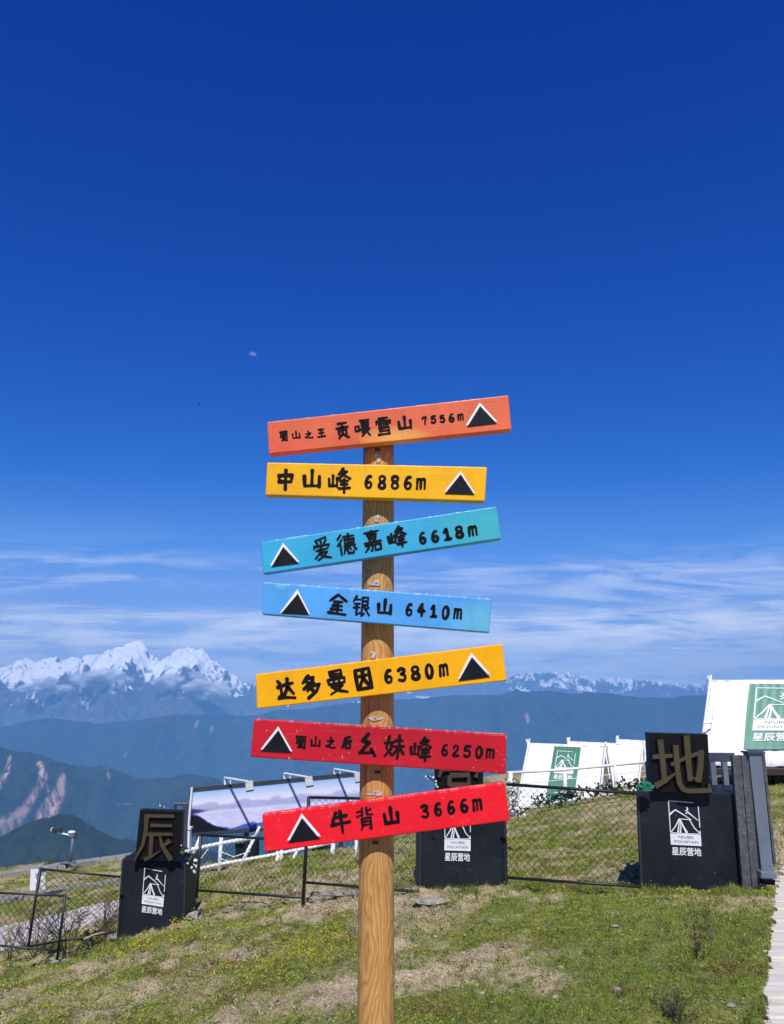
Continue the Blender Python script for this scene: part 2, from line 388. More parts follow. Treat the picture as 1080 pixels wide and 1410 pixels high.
R2 = [(-900, 960), (-200, 1000), (0, 1016), (15, 1016), (30, 1018), (45, 1026), (60, 1030), (75, 1030), (90, 1035), (110, 1043), (130, 1050), (150, 1053), (175, 1051), (190, 1055), (210, 1065), (230, 1068), (270, 1063), (300, 1063), (330, 1068), (350, 1074), (450, 1088), (600, 1095), (900, 1090), (2000, 1080)]
R1 = [(-900, 1090), (-300, 1180), (0, 1157), (20, 1149), (40, 1141), (60, 1131), (80, 1120), (100, 1111), (120, 1106), (135, 1108), (150, 1115), (165, 1125), (180, 1132), (200, 1136), (240, 1147), (300, 1155), (400, 1170), (600, 1190), (900, 1200), (2000, 1180)]
ridge('snow_mountains', SNOW, 21000, 5200, 5000, 0.55, 2300, 1 / 3200., 3, rockm, jag=330, jf=12, nx=1900, ny=150, snow=(300, 260, 330, 0))
ridge('far_snow_range', SNOW2, 26000, 4600, 4600, 0.5, 1500, 1 / 3500., 8, rockm, jag=420, jf=20, nx=1900, ny=110, snow=(420, 260, 330, 0))
ridge('middle_mountain_ridge', R3, 14500, 4500, 3500, 0.5, 2050, 1 / 2400., 13, forest, jag=60, nx=1000, ny=110,
      scars=(([(125, 978 + 15), (124, 1012)], (1.2, 2), .5), ([(272, 994), (268, 1004)], (2, 1), .6), ([(292, 1002), (288, 1012)], (2, 1), .7), ([(175, 1035), (171, 1045)], (2, 1), .6), ([(335, 1020), (330, 1028)], (2, 1), .5), ([(250, 1010), (248, 1018)], (1.5, 1), .6), ([(725, 985), (728, 995)], (3, 1), .8)))
ridge('landslide_ridge', R2, 7400, 3100, 2200, 0.52, 1150, 1 / 1250., 23, forest, jag=30, nx=1500, ny=200,
      scars=(([(55, 1052), (60, 1070), (50, 1090), (36, 1112), (18, 1130), (-10, 1150)], (5, 7, 5, 7, 13, 20), 1.0),
             ([(86, 1068), (82, 1090), (72, 1108), (64, 1125)], (5, 9, 13, 16), 1.0), ([(66, 1080), (66, 1095), (60, 1110)], (1.5, 2, 2), .8),
             ([(14, 1042), (10, 1062), (0, 1080), (-20, 1100)], (2, 4, 5, 6), .9), ([(148, 1060), (150, 1072)], (2, 1), .9),
             ([(160, 1108), (180, 1106)], (1, 1.5), .6)))
ridge('near_forest_hill', R1, 2900, 1050, 900, 0.6, 330, 1 / 360., 33, forest, jag=22, nx=1300, ny=160, base=-1500)
# the valley floor that carries them, reaching the horizon
vx = np.linspace(-44500, 44500, 90); vy = np.linspace(-18000, 31000, 70); VX, VY = np.meshgrid(vx, vy)
r = np.hypot(VX, VY - 20); VZ = np.maximum(-2300, -45 - r * 0.55) - 20 + 60 * fbm(VX / 4000, VY / 4000, 4, 90)
i2, j2 = np.meshgrid(np.arange(89), np.arange(69)); a = (j2 * 90 + i2).ravel()
val = grid_mesh('valley', np.c_[VX.ravel(), VY.ravel(), VZ.ravel()], np.stack([a, a + 1, a + 91, a + 90], 1), forest, {'scar': np.zeros((VX.size, 3))})
tag(val, kind='structure')
# hazy air
hz = MB().box((0, 6400, -500), (90000, 49800, 3760))
m_h = bpy.data.materials.new('mountain air'); m_h.use_nodes = True; nt = m_h.node_tree; nt.nodes.clear()
o_ = nt.nodes.new('ShaderNodeOutputMaterial'); pv = nt.nodes.new('ShaderNodeVolumePrincipled')
pv.inputs['Color'].default_value = (0.19, 0.50, 1.0, 1); pv.inputs['Density'].default_value = 5.3e-5; pv.inputs['Anisotropy'].default_value = -0.48
nt.links.new(pv.outputs[0], o_.inputs['Volume'])
haze = obj('haze', hz, m_h); tag(haze, kind='stuff')
# small clouds hanging on the snow mountains
m_cl, nt, b = newmat('cloud white', 1.0, col=(0.93, 0.93, 0.94), spec=0.0)
tr = nt.nodes.new('ShaderNodeBsdfTransparent'); mx = nt.nodes.new('ShaderNodeMixShader'); mx.inputs[0].default_value = 0.26
nt.links.new(tr.outputs[0], mx.inputs[1]); nt.links.new(b.outputs[0], mx.inputs[2]); nt.links.new(mx.outputs[0], nt.nodes['Material Output'].inputs[0])
S.cycles.transparent_max_bounces = 48
for k, (px, py, w, h, lab) in enumerate(((136, 936, 74, 26, 'long white cloud bank lying on the flank left of the highest snow peak'),
        (60, 946, 90, 18, 'flat low cloud bank under the leftmost snow ridge'),
        (280, 950, 62, 30, 'ragged white cloud below the rocky right hand snow peak'),
        (232, 938, 34, 18, 'small bright cloud between the two main snow peaks'),
        (226, 962, 8, 5, 'tiny round cloud low on the mountain flank'))):
    zc_ = 17600
    c0 = Pz(px, py, zc_); mb = MB()
    sc = zc_ / F
    for q in range(70):
        u = random.gauss(0, 0.24); v = random.gauss(0, 0.24) * (1 - abs(u)) + 0.10 * math.sin(u * 9 + k)
        rr = sc * h * 0.34 * random.uniform(0.3, 1.0) * (1 - 0.5 * abs(u))
        mb.ico(c0 + Vector((u * w * sc, random.uniform(-1, 1) * h * sc, v * h * sc)), rr, 2, 0.45, (1.6, 1.2, 0.8))
    mb2 = MB(); mb2.v = [tuple(Vector(v) - c0) for v in mb.v]; mb2.f = mb.f
    o = obj('cloud', mb2, m_cl, smooth=True); o.location = c0; tag(o, lab, 'cloud', 'clouds on the snow mountains')
# moon: the sunlit half of its disc
m_mo = bpy.data.materials.new('moon light'); m_mo.use_nodes = True; nt = m_mo.node_tree; nt.nodes.clear()
o_ = nt.nodes.new('ShaderNodeOutputMaterial'); ad = nt.nodes.new('ShaderNodeAddShader'); tr = nt.nodes.new('ShaderNodeBsdfTransparent'); em = nt.nodes.new('ShaderNodeEmission')
em.inputs['Color'].default_value = (0.75, 0.85, 1, 1)
mt = noise_n(nt, nt.nodes.new('ShaderNodeTexCoord').outputs['Object'], 0.004, 3)
nt.links.new(math_n(nt, 'MULTIPLY', mt, 0.34), em.inputs['Strength'])
nt.links.new(tr.outputs[0], ad.inputs[0]); nt.links.new(em.outputs[0], ad.inputs[1]); nt.links.new(ad.outputs[0], o_.inputs['Surface'])
mc = Pz(348, 489, 90000); rad = 90000 / F * 5.2; vs = [Vector((0, 0, 0))]; n = 24
pts = [Vector((math.cos(math.pi * k / n) * rad, 0, math.sin(math.pi * k / n) * rad)) for k in range(n + 1)]
pts += [Vector((-math.cos(math.pi * k / n) * rad, 0, -math.sin(math.pi * k / n) * rad * 0.12)) for k in range(1, n)]
R_ = Matrix.Rotation(math.radians(6), 3, 'Y'); pts = [R_ @ p for p in pts]
moon = mesh_obj('moon', [tuple(p) for p in pts], [tuple(range(len(pts)))], m_mo); moon.location = mc
tag(moon, 'pale half moon faint in the deep blue sky', 'moon')
# bird
bc = Pz(274.5, 556.5, 60); bm_ = MB()
bm_.ico(bc, 0.06, 1, 0, (1, 2.4, 0.8)); bm_.add([bc + Vector(p) for p in ((0, .07, .02), (0, -.06, .02), (.14, -.01, .05), (.27, -.05, .0), (-.14, -.01, .05), (-.27, -.05, 0), (0, .01, .04), (.14, .03, .055), (-.14, .03, .055))], [(0, 1, 2, 7), (7, 2, 3), (1, 0, 8, 4), (4, 8, 5)])
m_dark = mottled('dark feathers', (0.02, 0.02, 0.025), 0.2)
bird = obj('bird', bm_, m_dark, loc=bc); tag(bird, 'tiny dark bird high in the sky left of the signs', 'bird')

# ------------------------------------------------------------------ turf plants (stuff)
def scatter(n, x0, x1, y0, y1):
    return rng.uniform(x0, x1, n), rng.uniform(y0, y1, n)
def place_mask(X, Y):
    keep = ~((X > path_edge(Y) + 0.03) & (Y < 10))
    return keep
def blades(name, X, Y, per, hgt, wid, spread, colA, colB, lean, mat, label):
    n = len(X); dist = np.hypot(X, Y); k = np.clip(dist / 6, 0.8, 2.4)
    X = np.repeat(X, per); Y = np.repeat(Y, per); k = np.repeat(k, per); N = n * per
    X = X + rng.normal(0, 1, N) * spread * k; Y = Y + rng.normal(0, 1, N) * spread * k
    kk = ~((X > path_edge(Y) + 0.015) & (Y < 9.7)); X, Y, k = X[kk], Y[kk], k[kk]; N = len(X)
    Z = Hn(X, Y) - 0.006
    an = rng.uniform(0, 2 * np.pi, N); h = hgt * rng.uniform(0.4, 1.15, N) * np.sqrt(k); w = wid * rng.uniform(.6, 1.2, N) * k
    ln = lean * rng.uniform(0.2, 1.2, N); la = rng.uniform(0, 2 * np.pi, N)
    p0 = np.c_[X - np.cos(an) * w / 2, Y - np.sin(an) * w / 2, Z]; p1 = np.c_[X + np.cos(an) * w / 2, Y + np.sin(an) * w / 2, Z]
    p2 = np.c_[X + np.cos(la) * h * ln, Y + np.sin(la) * h * ln, Z + h * np.sqrt(np.clip(1 - (ln * .7) ** 2, .1, 1))]
    Vv = np.stack([p0, p1, p2], 1).reshape(-1, 3); Fc = np.arange(N * 3).reshape(-1, 3)
    mixv = rng.uniform(0, 1, N) * 0.5 + 0.5 * fbm(X * 2.5, Y * 2.5, 3, 61)
    c = np.array(colA)[None] * (1 - mixv[:, None]) + np.array(colB)[None] * mixv[:, None]
    c = np.repeat(c * rng.uniform(.55, 1.35, (N, 1)), 3, 0)
    o = grid_mesh(name, Vv, Fc, mat, {'tint': c}, smooth=False)
    return tag(o, label, 'grass', kind='stuff')
def leaves(name, X, Y, per, size, hgt, spread, colA, colB, mat, label, cat='ground cover', nmask=None):
    n = len(X); k = np.repeat(np.clip(np.hypot(X, Y) / 6, 0.8, 2.3), per); X = np.repeat(X, per); Y = np.repeat(Y, per); N = n * per
    X = X + rng.normal(0, 1, N) * spread * k; Y = Y + rng.normal(0, 1, N) * spread * k
    kk = ~((X > path_edge(Y) + 0.015) & (Y < 9.7)); X, Y, k = X[kk], Y[kk], k[kk]; N = len(X)
    Z = Hn(X, Y) + rng.uniform(0.0, 1, N) * hgt * np.sqrt(k)
    s = size * rng.uniform(.5, 1.2, N) * k; an = rng.uniform(0, 2 * np.pi, N)
    u = np.c_[np.cos(an), np.sin(an), rng.normal(0, .45, N)]; v = np.c_[-np.sin(an), np.cos(an), rng.normal(0, .45, N)]
    C = np.c_[X, Y, Z]
    q = np.stack([C - u * s[:, None] * .5, C + v * s[:, None] * .36, C + u * s[:, None] * .5, C - v * s[:, None] * .36], 1).reshape(-1, 3)
    mixv = rng.uniform(0, 1, N) * 0.6 + 0.4 * fbm(X * 3, Y * 3, 3, 65)
    c = np.array(colA)[None] * (1 - mixv[:, None]) + np.array(colB)[None] * mixv[:, None]
    c = np.repeat(c * rng.uniform(.7, 1.3, (N, 1)), 4, 0)
    o = grid_mesh(name, q, np.arange(N * 4).reshape(-1, 4), mat, {'tint': c}, smooth=False)
    return tag(o, label, cat, kind='stuff')
m_leaf, nt, b = newmat('leaf', 0.6, spec=0.25)
at = nd(nt, 'ShaderNodeVertexColor', _layer_name='tint'); nt.links.new(at.outputs[0], b.inputs['Base Color'])
tl = nt.nodes.new('ShaderNodeBsdfTranslucent'); nt.links.new(at.outputs[0], tl.inputs['Color']); mx = nt.nodes.new('ShaderNodeMixShader'); mx.inputs[0].default_value = 0.25
nt.links.new(b.outputs[0], mx.inputs[1]); nt.links.new(tl.outputs[0], mx.inputs[2]); nt.links.new(mx.outputs[0], nt.nodes['Material Output'].inputs[0])
def field(n, dmin, y0, y1, pw=1.0):
    # distance-graded cover over the whole hilltop round the view
    u = rng.uniform(0, 1, n); Y = y0 * (y1 / y0) ** (u ** pw); X = rng.uniform(-1, 1, n) * (0.62 * Y + 1.2) + 0.0
    return X, Y
def pick(X, Y, prob):
    k = (rng.uniform(0, 1, len(X)) < prob) & place_mask(X, Y)
    return X[k], Y[k]
X, Y = field(95000, 0, 3.2, 27); d, l = patch(X, Y)
blades('grass', *pick(X, Y, np.clip(0.75 - 0.85 * d + 0.7 * l, 0, 1)), 10, 0.030, 0.0040, 0.02, (0.11, 0.23, 0.02), (0.42, 0.52, 0.08), 0.5, m_leaf, 'short green mountain grass covering the hilltop')
X, Y = field(80000, 0, 3.2, 27); d, l = patch(X, Y)
blades('dry_grass', *pick(X, Y, np.clip(0.06 + 0.62 * d - 0.3 * l, 0, 1)), 6, 0.030, 0.0044, 0.022, (0.46, 0.34, 0.16), (0.88, 0.72, 0.44), 1.1, m_leaf, 'dry straw coloured grass and thatch between the green patches')
X, Y = field(80000, 0, 3.2, 27); d, l = patch(X, Y)
leaves('clover', *pick(X, Y, np.clip(0.75 - 0.9 * d - 0.62 * l, 0.03, 1)), 9, 0.0115, 0.022, 0.026, (0.15, 0.20, 0.02), (0.64, 0.58, 0.11), m_leaf, 'low leafy clover and moss in yellow green mats')
# yellow flowering herbs in clumps
fx, fy = [], []
for (px, py, n, s) in ((215, 1300, 60, .16), (420, 1305, 90, .22), (405, 1320, 70, .15), (265, 1268, 30, .12), (190, 1300, 30, .1), (640, 1238, 14, .2), (900, 1222, 16, .15), (100, 1380, 30, .12), (745, 1290, 24, .15), (445, 1300, 50, .14)):
    c = drape(px, py); n = int(n * .55); fx += list(c.x + rng.normal(0, s * 1.2, n)); fy += list(c.y + rng.normal(0, s * 1.4, n))
leaves('yellow_flowers', np.array(fx), np.array(fy), 14, 0.013, 0.06, 0.02, (0.55, 0.42, 0.02), (0.34, 0.36, 0.04), m_leaf, 'yellow flowering herbs growing in patches on the turf', 'wild flowers')
# brown leaf rosettes
bx_, by_ = [], []
for (px, py, n, s) in ((1030, 1345, 30, .07), (1005, 1340, 16, .05), (288, 1328, 8, .03), (230, 1330, 30, .2), (1060, 1410, 12, .05), (860, 1370, 12, .05), (960, 1335, 10, .08), (330, 1330, 30, .25), (600, 1255, 30, .25), (250, 1345, 26, .22), (440, 1270, 22, .3), (330, 1375, 22, .1), (480, 1290, 22, .1), (690, 1300, 22, .14), (600, 1400, 24, .1), (650, 1390, 24, .12), (390, 1240, 20, .2)):
    c = drape(px, py); bx_ += list(c.x + rng.normal(0, s, n)); by_ += list(c.y + rng.normal(0, s, n))
leaves('withered_herbs', np.array(bx_), np.array(by_), 12, 0.014, 0.035, 0.02, (0.16, 0.05, 0.03), (0.3, 0.18, 0.1), m_leaf, 'withered reddish brown herbs scattered in the turf', 'withered herbs')
X, Y = field(5200, 0, 3.3, 26); d, l = patch(X, Y)
blades('grass_tufts', *pick(X, Y, np.clip(0.35 + 0.5 * l, 0, 1)), 26, 0.062, 0.0046, 0.016, (0.07, 0.15, 0.02), (0.30, 0.36, 0.08), 0.7, m_leaf, 'taller tufts of grass standing out of the turf')
X, Y = field(5200, 0, 3.3, 26); d, l = patch(X, Y)
leaves('dark_weeds', *pick(X, Y, 0.5 + 0 * X), 22, 0.013, 0.045, 0.024, (0.035, 0.05, 0.014), (0.12, 0.10, 0.035), m_leaf, 'dark low weeds dotted over the turf', 'weeds')
tx, ty = [], []
for (xa, ya, xb_, yb_, n) in ((160, 1299, 258, 1285, 60), (574, 1224, 702, 1230, 90), (880, 1228, 1024, 1230, 100), (700, 1222, 880, 1228, 60)):
    for q in range(n):
        t = random.random(); c = drape(xa + (xb_ - xa) * t, ya + (yb_ - ya) * t + random.uniform(-1, 5))
        if mnoise.noise(Vector((c.x * 3.5, c.y * 3.5, 2))) > -0.05: tx.append(c.x); ty.append(c.y)
blades('plinth_grass', np.array(tx), np.array(ty), 14, 0.06, 0.005, 0.022, (0.08, 0.16, 0.02), (0.34, 0.38, 0.09), 0.6, m_leaf, 'longer grass growing along the feet of the plinths')
# pebbles
m_rock = mottled('pale stone', (0.42, 0.38, 0.32), 0.3, 14, 0.9, fine=40, bmp=0.5)
pm = MB(); X, Y = field(1500, 0, 3.4, 14); d, l = patch(X, Y); X, Y = pick(X, Y, d * 0.9 + 0.05); Z = Hn(X, Y)
for x, y, z in zip(X, Y, Z):
    pm.ico((x, y, z + 0.003), random.uniform(0.005, 0.016), 1, 0.4, (1.2, 1, 0.6))
tag(obj('pebbles', pm, m_rock), 'small pale pebbles strewn over the bare patches', 'pebbles', kind='stuff')
m_rock2 = mottled('grey weathered rock', (0.30, 0.27, 0.23), 0.4, 22, 0.95, fine=60, bmp=0.9, dust=((0.10, 0.11, 0.05), 0.7))
rocks = ((1268, 268, .13, 'pale rock lying against the right foot of the left plinth', (1, .8, .55)),
         (1306, 122, .07, 'rounded cream stone in the grass left of the left plinth', (1, .8, .8)),
         (1233, 470, .17, 'flat pale slab of rock just left of the wooden pole', (1.6, .8, .2)),
         (1240, 437, .10, 'small grey rock beside the foot of the dark fence post', (1.2, .8, .4)),
         (1244, 596, .13, 'broad flat grey rock below the middle plinth', (1.7, .8, .22)),
         (1325, 83, .09, 'low grey rock half sunk in grass under the left fence', (1.6, .8, .3)),
         (1294, 166, .13, 'grey weathered rock at the left foot of the left plinth', (1.6, .8, .25)),
         (1341, 620, .022, 'small cream stone on the bare soil right of the pole', (.8, .8, 1.1)),
         (1378, 766, .022, 'small white stone in the green grass near the bottom', (1.2, .8, .7)),
         (1372, 851, .024, 'small beige stone beside a dark tuft at the bottom', (1.2, .8, .7)),
         (1386, 1012, .035, 'flat grey stone in the grass by the slab path', (1.5, .9, .3)),
         (1276, 847, .03, 'greyish stone in the grass below the right plinth', (1.3, .9, .5)),
         (1255, 240, .05, 'small rounded rock in yellow herbs by the left plinth', (1.3, .9, .6)))
for (py, px, r_, lab, sc) in rocks:
    c = drape(px, py); o = obj('rock', MB().ico((0, 0, 0), r_ * 0.8, 3, 0.22, sc), m_rock2, smooth=False); o.location = c + Vector((0, 0, r_ * sc[2] * 0.3)); tag(o, lab, 'rock', 'rocks in the turf')

# ------------------------------------------------------------------ slab path on the right
m_slab, nt, b = newmat('weathered slab', 0.85, spec=0.2)
g = nt.nodes.new('ShaderNodeNewGeometry').outputs['Position']; oi = nt.nodes.new('ShaderNodeObjectInfo')
s1 = noise_n(nt, mapping(nt, g, (2.5, 30, 30)), 1.5, 5, 0.6); s2 = noise_n(nt, g, 35, 5, 0.7)
c = ramp(nt, s1, [(0.3, (0.54, 0.49, 0.41)), (0.6, (0.74, 0.70, 0.61)), (0.8, (0.80, 0.77, 0.70))])
c = mixc(nt, ramp(nt, s2, [(0.62, 0.0), (0.72, 0.7)]), c, (0.25, 0.21, 0.16))
c = mixc(nt, math_n(nt, 'MULTIPLY', oi.outputs['Random'], 0.35), c, (0.4, 0.37, 0.32))
nt.links.new(c, b.inputs['Base Color']); bump(nt, b, s1, 0.4, 0.01)
pathr = bpy.data.objects.new('slab_path', None); COL.objects.link(pathr); pathr.location = (3, 6, -0.3); tag(pathr, kind='structure')
y = 2.2
while y < 9.4:
    d_ = random.uniform(0.11, 0.17); ym = y + d_ / 2
    x0 = float(path_edge(np.array([ym]))[0]) + random.uniform(-0.015, 0.015); zt = H(x0 - 0.05, ym) - 0.012
    o = obj('slab', MB().box((x0 + 1.1, ym, zt - 0.05), (2.2, d_ - 0.018, 0.1), Matrix.Rotation(random.uniform(-.006, .006), 3, 'Z')), m_slab, pathr, bevel=0.006)
    y += d_
# ------------------------------------------------------------------ left: concrete path and kerbs
m_conc = mottled('concrete', (0.58, 0.53, 0.49), 0.15, 3, 0.85, fine=50, bmp=0.3, dust=((0.3, 0.26, 0.2), 0.6))
m_kerb = mottled('grey kerb', (0.27, 0.27, 0.26), 0.2, 4, 0.8, fine=50, bmp=0.3)
def strip(name, top, bot, mat, lift, thick, n=30):
    top = np.array(top, float); bot = np.array(bot, float); mb = MB(); T = []; B = []
    for i in range(n):
        t = i / (n - 1)
        for L_, ln in ((T, top), (B, bot)):
            seg = np.linspace(0, 1, len(ln)); L_.append(drape(np.interp(t, seg, ln[:, 0]), np.interp(t, seg, ln[:, 1])))
    ups = Vector((0, 0, lift)); dn = Vector((0, 0, lift - thick)); vs = []
    for a, c in zip(T, B): vs += [a + ups, c + ups, a + dn, c + dn]
    fs = []
    for i in range(n - 1):
        k = 4 * i; fs += [(k, k + 1, k + 5, k + 4), (k + 1, k + 3, k + 7, k + 5), (k + 2, k, k + 4, k + 6), (k + 3, k + 2, k + 6, k + 7)]
    fs += [(0, 2, 3, 1), (4 * n - 4, 4 * n - 3, 4 * n - 1, 4 * n - 2)]
    return obj(name, mb.add(vs, fs), mat)
tag(strip('footpath', [(-60, 1297), (0, 1281), (60, 1266), (120, 1251), (175, 1240)], [(-60, 1330), (0, 1313), (60, 1298), (120, 1275), (175, 1258)], m_conc, 0.03, 0.12), kind='structure')
def kerbline(name, pts, w, h, lift, mat):
    mb = MB(); P = []
    for k in range(len(pts) - 1):
        for t in np.linspace(0, 1, 10)[:-1 if k < len(pts) - 2 else None]:
            P.append(drape(pts[k][0] + (pts[k + 1][0] - pts[k][0]) * t, pts[k][1] + (pts[k + 1][1] - pts[k][1]) * t) + Vector((0, 0, lift)))
    P = [P[0]] + [(P[i - 1] + P[i] * 2 + P[i + 1]) / 4 for i in range(1, len(P) - 1)] + [P[-1]]
    for a, c in zip(P[:-1], P[1:]): mb.bar(a, c, w, h)
    return tag(obj(name, mb, mat), kind='structure')
kerbline('road_kerb', [(-80, 1219), (0, 1208), (90, 1194), (200, 1178), (270, 1167)], 0.34, 0.12, 0.03, m_kerb)
kerbline('drain_kerb', [(-60, 1252), (0, 1243), (60, 1233), (120, 1222), (175, 1213), (250, 1200)], 0.2, 0.08, 0.02, m_kerb)

# ------------------------------------------------------------------ stroke lettering
G = {
 '中': [[(12,30),(13,62)],[(12,30),(90,26),(85,60)],[(12,60),(84,60)],[(52,3),(50,98)]],
 '山': [[(9,36),(12,88),(90,86)],[(51,4),(50,84)],[(90,36),(90,92)]],
 '峰': [[(4,45),(6,74),(40,72)],[(22,32),(21,72)],[(40,42),(40,76)],[(66,3),(46,26)],[(58,14),(84,13),(44,46)],[(56,22),(98,42)],[(56,53),(88,51)],[(58,67),(86,65)],[(50,84),(96,80)],[(72,46),(72,99)]],
 '蜀': [[(10,8),(90,6),(86,28),(14,30),(10,8)],[(38,8),(38,28)],[(62,8),(62,28)],[(30,34),(10,58)],[(24,42),(88,40),(85,96),(72,92)],[(32,54),(66,53),(66,68),(34,69),(32,54)],[(49,46),(49,86)],[(24,88),(66,84)]],
 '之': [[(46,3),(54,15)],[(18,36),(76,30),(20,84)],[(8,80),(30,82),(60,94),(96,90)]],
 '王': [[(18,14),(84,12)],[(22,50),(78,47)],[(4,90),(96,87)],[(50,12),(50,88)]],
 '贡': [[(22,8),(80,5)],[(50,8),(50,32)],[(6,36),(92,31)],[(22,48),(22,76)],[(22,48),(78,45),(76,74)],[(50,52),(46,74),(18,97)],[(56,76),(90,95)]],
 '嘎': [[(4,40),(4,66),(26,65),(27,38),(4,40)],[(38,8),(94,5)],[(64,8),(56,20)],[(46,20),(88,19),(86,46),(46,47),(46,20)],[(46,34),(86,33)],[(36,60),(96,56)],[(60,50),(92,96)],[(86,64),(44,96)],[(46,76),(70,74)]],
 '雪': [[(22,6),(78,4)],[(7,22),(5,38)],[(7,22),(94,20),(90,36)],[(50,4),(50,48)],[(22,33),(36,34)],[(64,31),(78,32)],[(22,45),(36,46)],[(64,43),(78,44)],[(20,61),(80,58),(80,96)],[(24,77),(80,76)],[(14,96),(82,94)]],
 '爱': [[(78,2),(20,13)],[(24,20),(32,31)],[(48,16),(52,29)],[(78,14),(66,30)],[(10,37),(6,50)],[(10,39),(94,36),(84,50)],[(20,58),(80,54)],[(46,44),(36,70),(8,92)],[(38,70),(78,68),(54,88),(22,100)],[(34,76),(60,88),(96,97)]],
 '德': [[(26,2),(6,24)],[(28,26),(4,52)],[(18,42),(18,98)],[(38,14),(92,12)],[(64,2),(62,24)],[(42,28),(90,26),(87,44),(42,46),(42,28)],[(58,28),(58,44)],[(73,28),(73,44)],[(38,57),(94,55)],[(40,70),(32,92)],[(50,68),(54,92),(80,93),(84,80)],[(62,64),(69,75)],[(86,64),(97,78)]],
 '嘉': [[(12,8),(88,3)],[(50,-1),(50,18)],[(24,19),(76,16)],[(30,27),(70,26),(68,40),(32,40),(30,27)],[(36,44),(40,53)],[(62,43),(58,52)],[(6,57),(96,52)],[(10,69),(48,66),(43,97),(34,93)],[(28,60),(24,80),(6,99)],[(60,68),(60,95),(90,93),(90,66),(60,68)]],
 '金': [[(50,2),(6,34)],[(50,2),(98,32)],[(30,38),(76,37)],[(24,56),(74,57)],[(16,74),(74,76)],[(3,92),(96,98)],[(52,38),(50,94)]],
 '银': [[(22,4),(4,32)],[(16,20),(44,20)],[(12,42),(42,40)],[(8,60),(42,58)],[(26,42),(24,94),(44,84)],[(56,10),(88,7),(86,46)],[(58,27),(84,26)],[(58,46),(86,44)],[(57,10),(55,96),(70,86)],[(94,56),(74,66)],[(66,52),(99,92)]],
 '达': [[(8,10),(19,22)],[(6,38),(22,36),(22,76),(4,92)],[(8,88),(40,90),(98,98)],[(38,32),(94,25)],[(64,3),(60,44),(38,78)],[(64,44),(92,76)]],
 '多': [[(42,2),(10,30)],[(34,14),(68,10),(60,28),(12,58)],[(28,26),(42,34)],[(66,36),(30,68)],[(58,48),(96,43),(76,74),(32,100)],[(50,62),(62,70)]],
 '曼': [[(20,6),(76,1),(78,28),(24,31),(20,6)],[(26,18),(74,16)],[(8,40),(90,35),(88,55),(12,58),(8,40)],[(36,38),(38,56)],[(62,38),(62,56)],[(24,69),(76,66),(50,86),(16,100)],[(32,76),(58,88),(98,97)]],
 '因': [[(8,6),(12,100)],[(8,6),(90,1),(97,94),(12,98)],[(28,36),(76,32)],[(52,14),(50,44),(28,84)],[(52,46),(80,80)]],
 '后': [[(80,4),(30,18)],[(30,16),(26,56),(4,97)],[(28,38),(96,35)],[(40,58),(42,96),(84,94),(86,55),(40,58)]],
 '么': [[(52,2),(20,34),(60,40),(6,90),(84,84)],[(74,72),(98,98)]],
 '妹': [[(24,8),(10,56),(40,86)],[(40,30),(34,60),(4,92)],[(2,36),(48,32)],[(56,24),(90,21)],[(50,50),(99,45)],[(74,2),(76,50),(68,99)],[(72,52),(48,82)],[(76,50),(99,80)]],
 '牛': [[(28,8),(8,44)],[(22,28),(84,24)],[(2,60),(97,54)],[(52,3),(54,99)]],
 '背': [[(36,2),(34,38)],[(6,18),(34,16)],[(4,38),(34,32)],[(62,3),(60,32),(94,36)],[(84,10),(62,20)],[(28,50),(28,84),(20,99)],[(28,50),(78,47),(77,98),(66,94)],[(30,64),(74,62)],[(30,79),(74,77)]],
 '0': [[(50,4),(20,26),(14,60),(30,94),(62,95),(86,62),(82,24),(50,4)]],
 '1': [[(18,32),(52,6),(56,92)],[(20,95),(92,90)]],
 '2': [[(14,28),(34,6),(70,8),(76,34),(46,62),(14,94),(90,93)]],
 '3': [[(12,16),(46,6),(80,16),(74,34),(38,46),(76,54),(86,76),(60,96),(10,88)]],
 '4': [[(60,4),(8,62),(94,56)],[(64,30),(60,97)]],
 '5': [[(84,5),(26,8),(20,44),(60,38),(86,58),(76,88),(40,97),(12,86)]],
 '6': [[(78,8),(50,10),(22,38),(14,72),(36,95),(70,92),(86,68),(62,50),(20,64)]],
 '7': [[(10,26),(12,10),(86,6),(66,44),(52,97)]],
 '8': [[(50,48),(20,34),(22,12),(54,4),(84,14),(80,36),(50,48),(18,64),(16,86),(50,97),(86,86),(82,62),(50,48)]],
 'm': [[(8,98),(14,8)],[(14,22),(38,6),(50,20),(48,94)],[(50,22),(78,6),(92,22),(92,95)]],
}
def smooth_line(p, n=6):
    p = [Vector((a, b_, 0)) for a, b_ in p]; out = []
    closed = (p[0] - p[-1]).length < 1e-6
    for i in range(len(p) - 1):
        p0 = p[i - 1] if i > 0 else (p[-2] if closed else p[0]); p3 = p[i + 2] if i + 2 < len(p) else (p[1] if closed else p[-1]); p1, p2 = p[i], p[i + 1]
        for k in range(n):
            t = k / n
            out.append(0.5 * ((2 * p1) + (p2 - p0) * t + (2 * p0 - 5 * p1 + 4 * p2 - p3) * t * t + (3 * p1 - p0 - 3 * p2 + p3) * t ** 3))
    out.append(p[-1]); return out
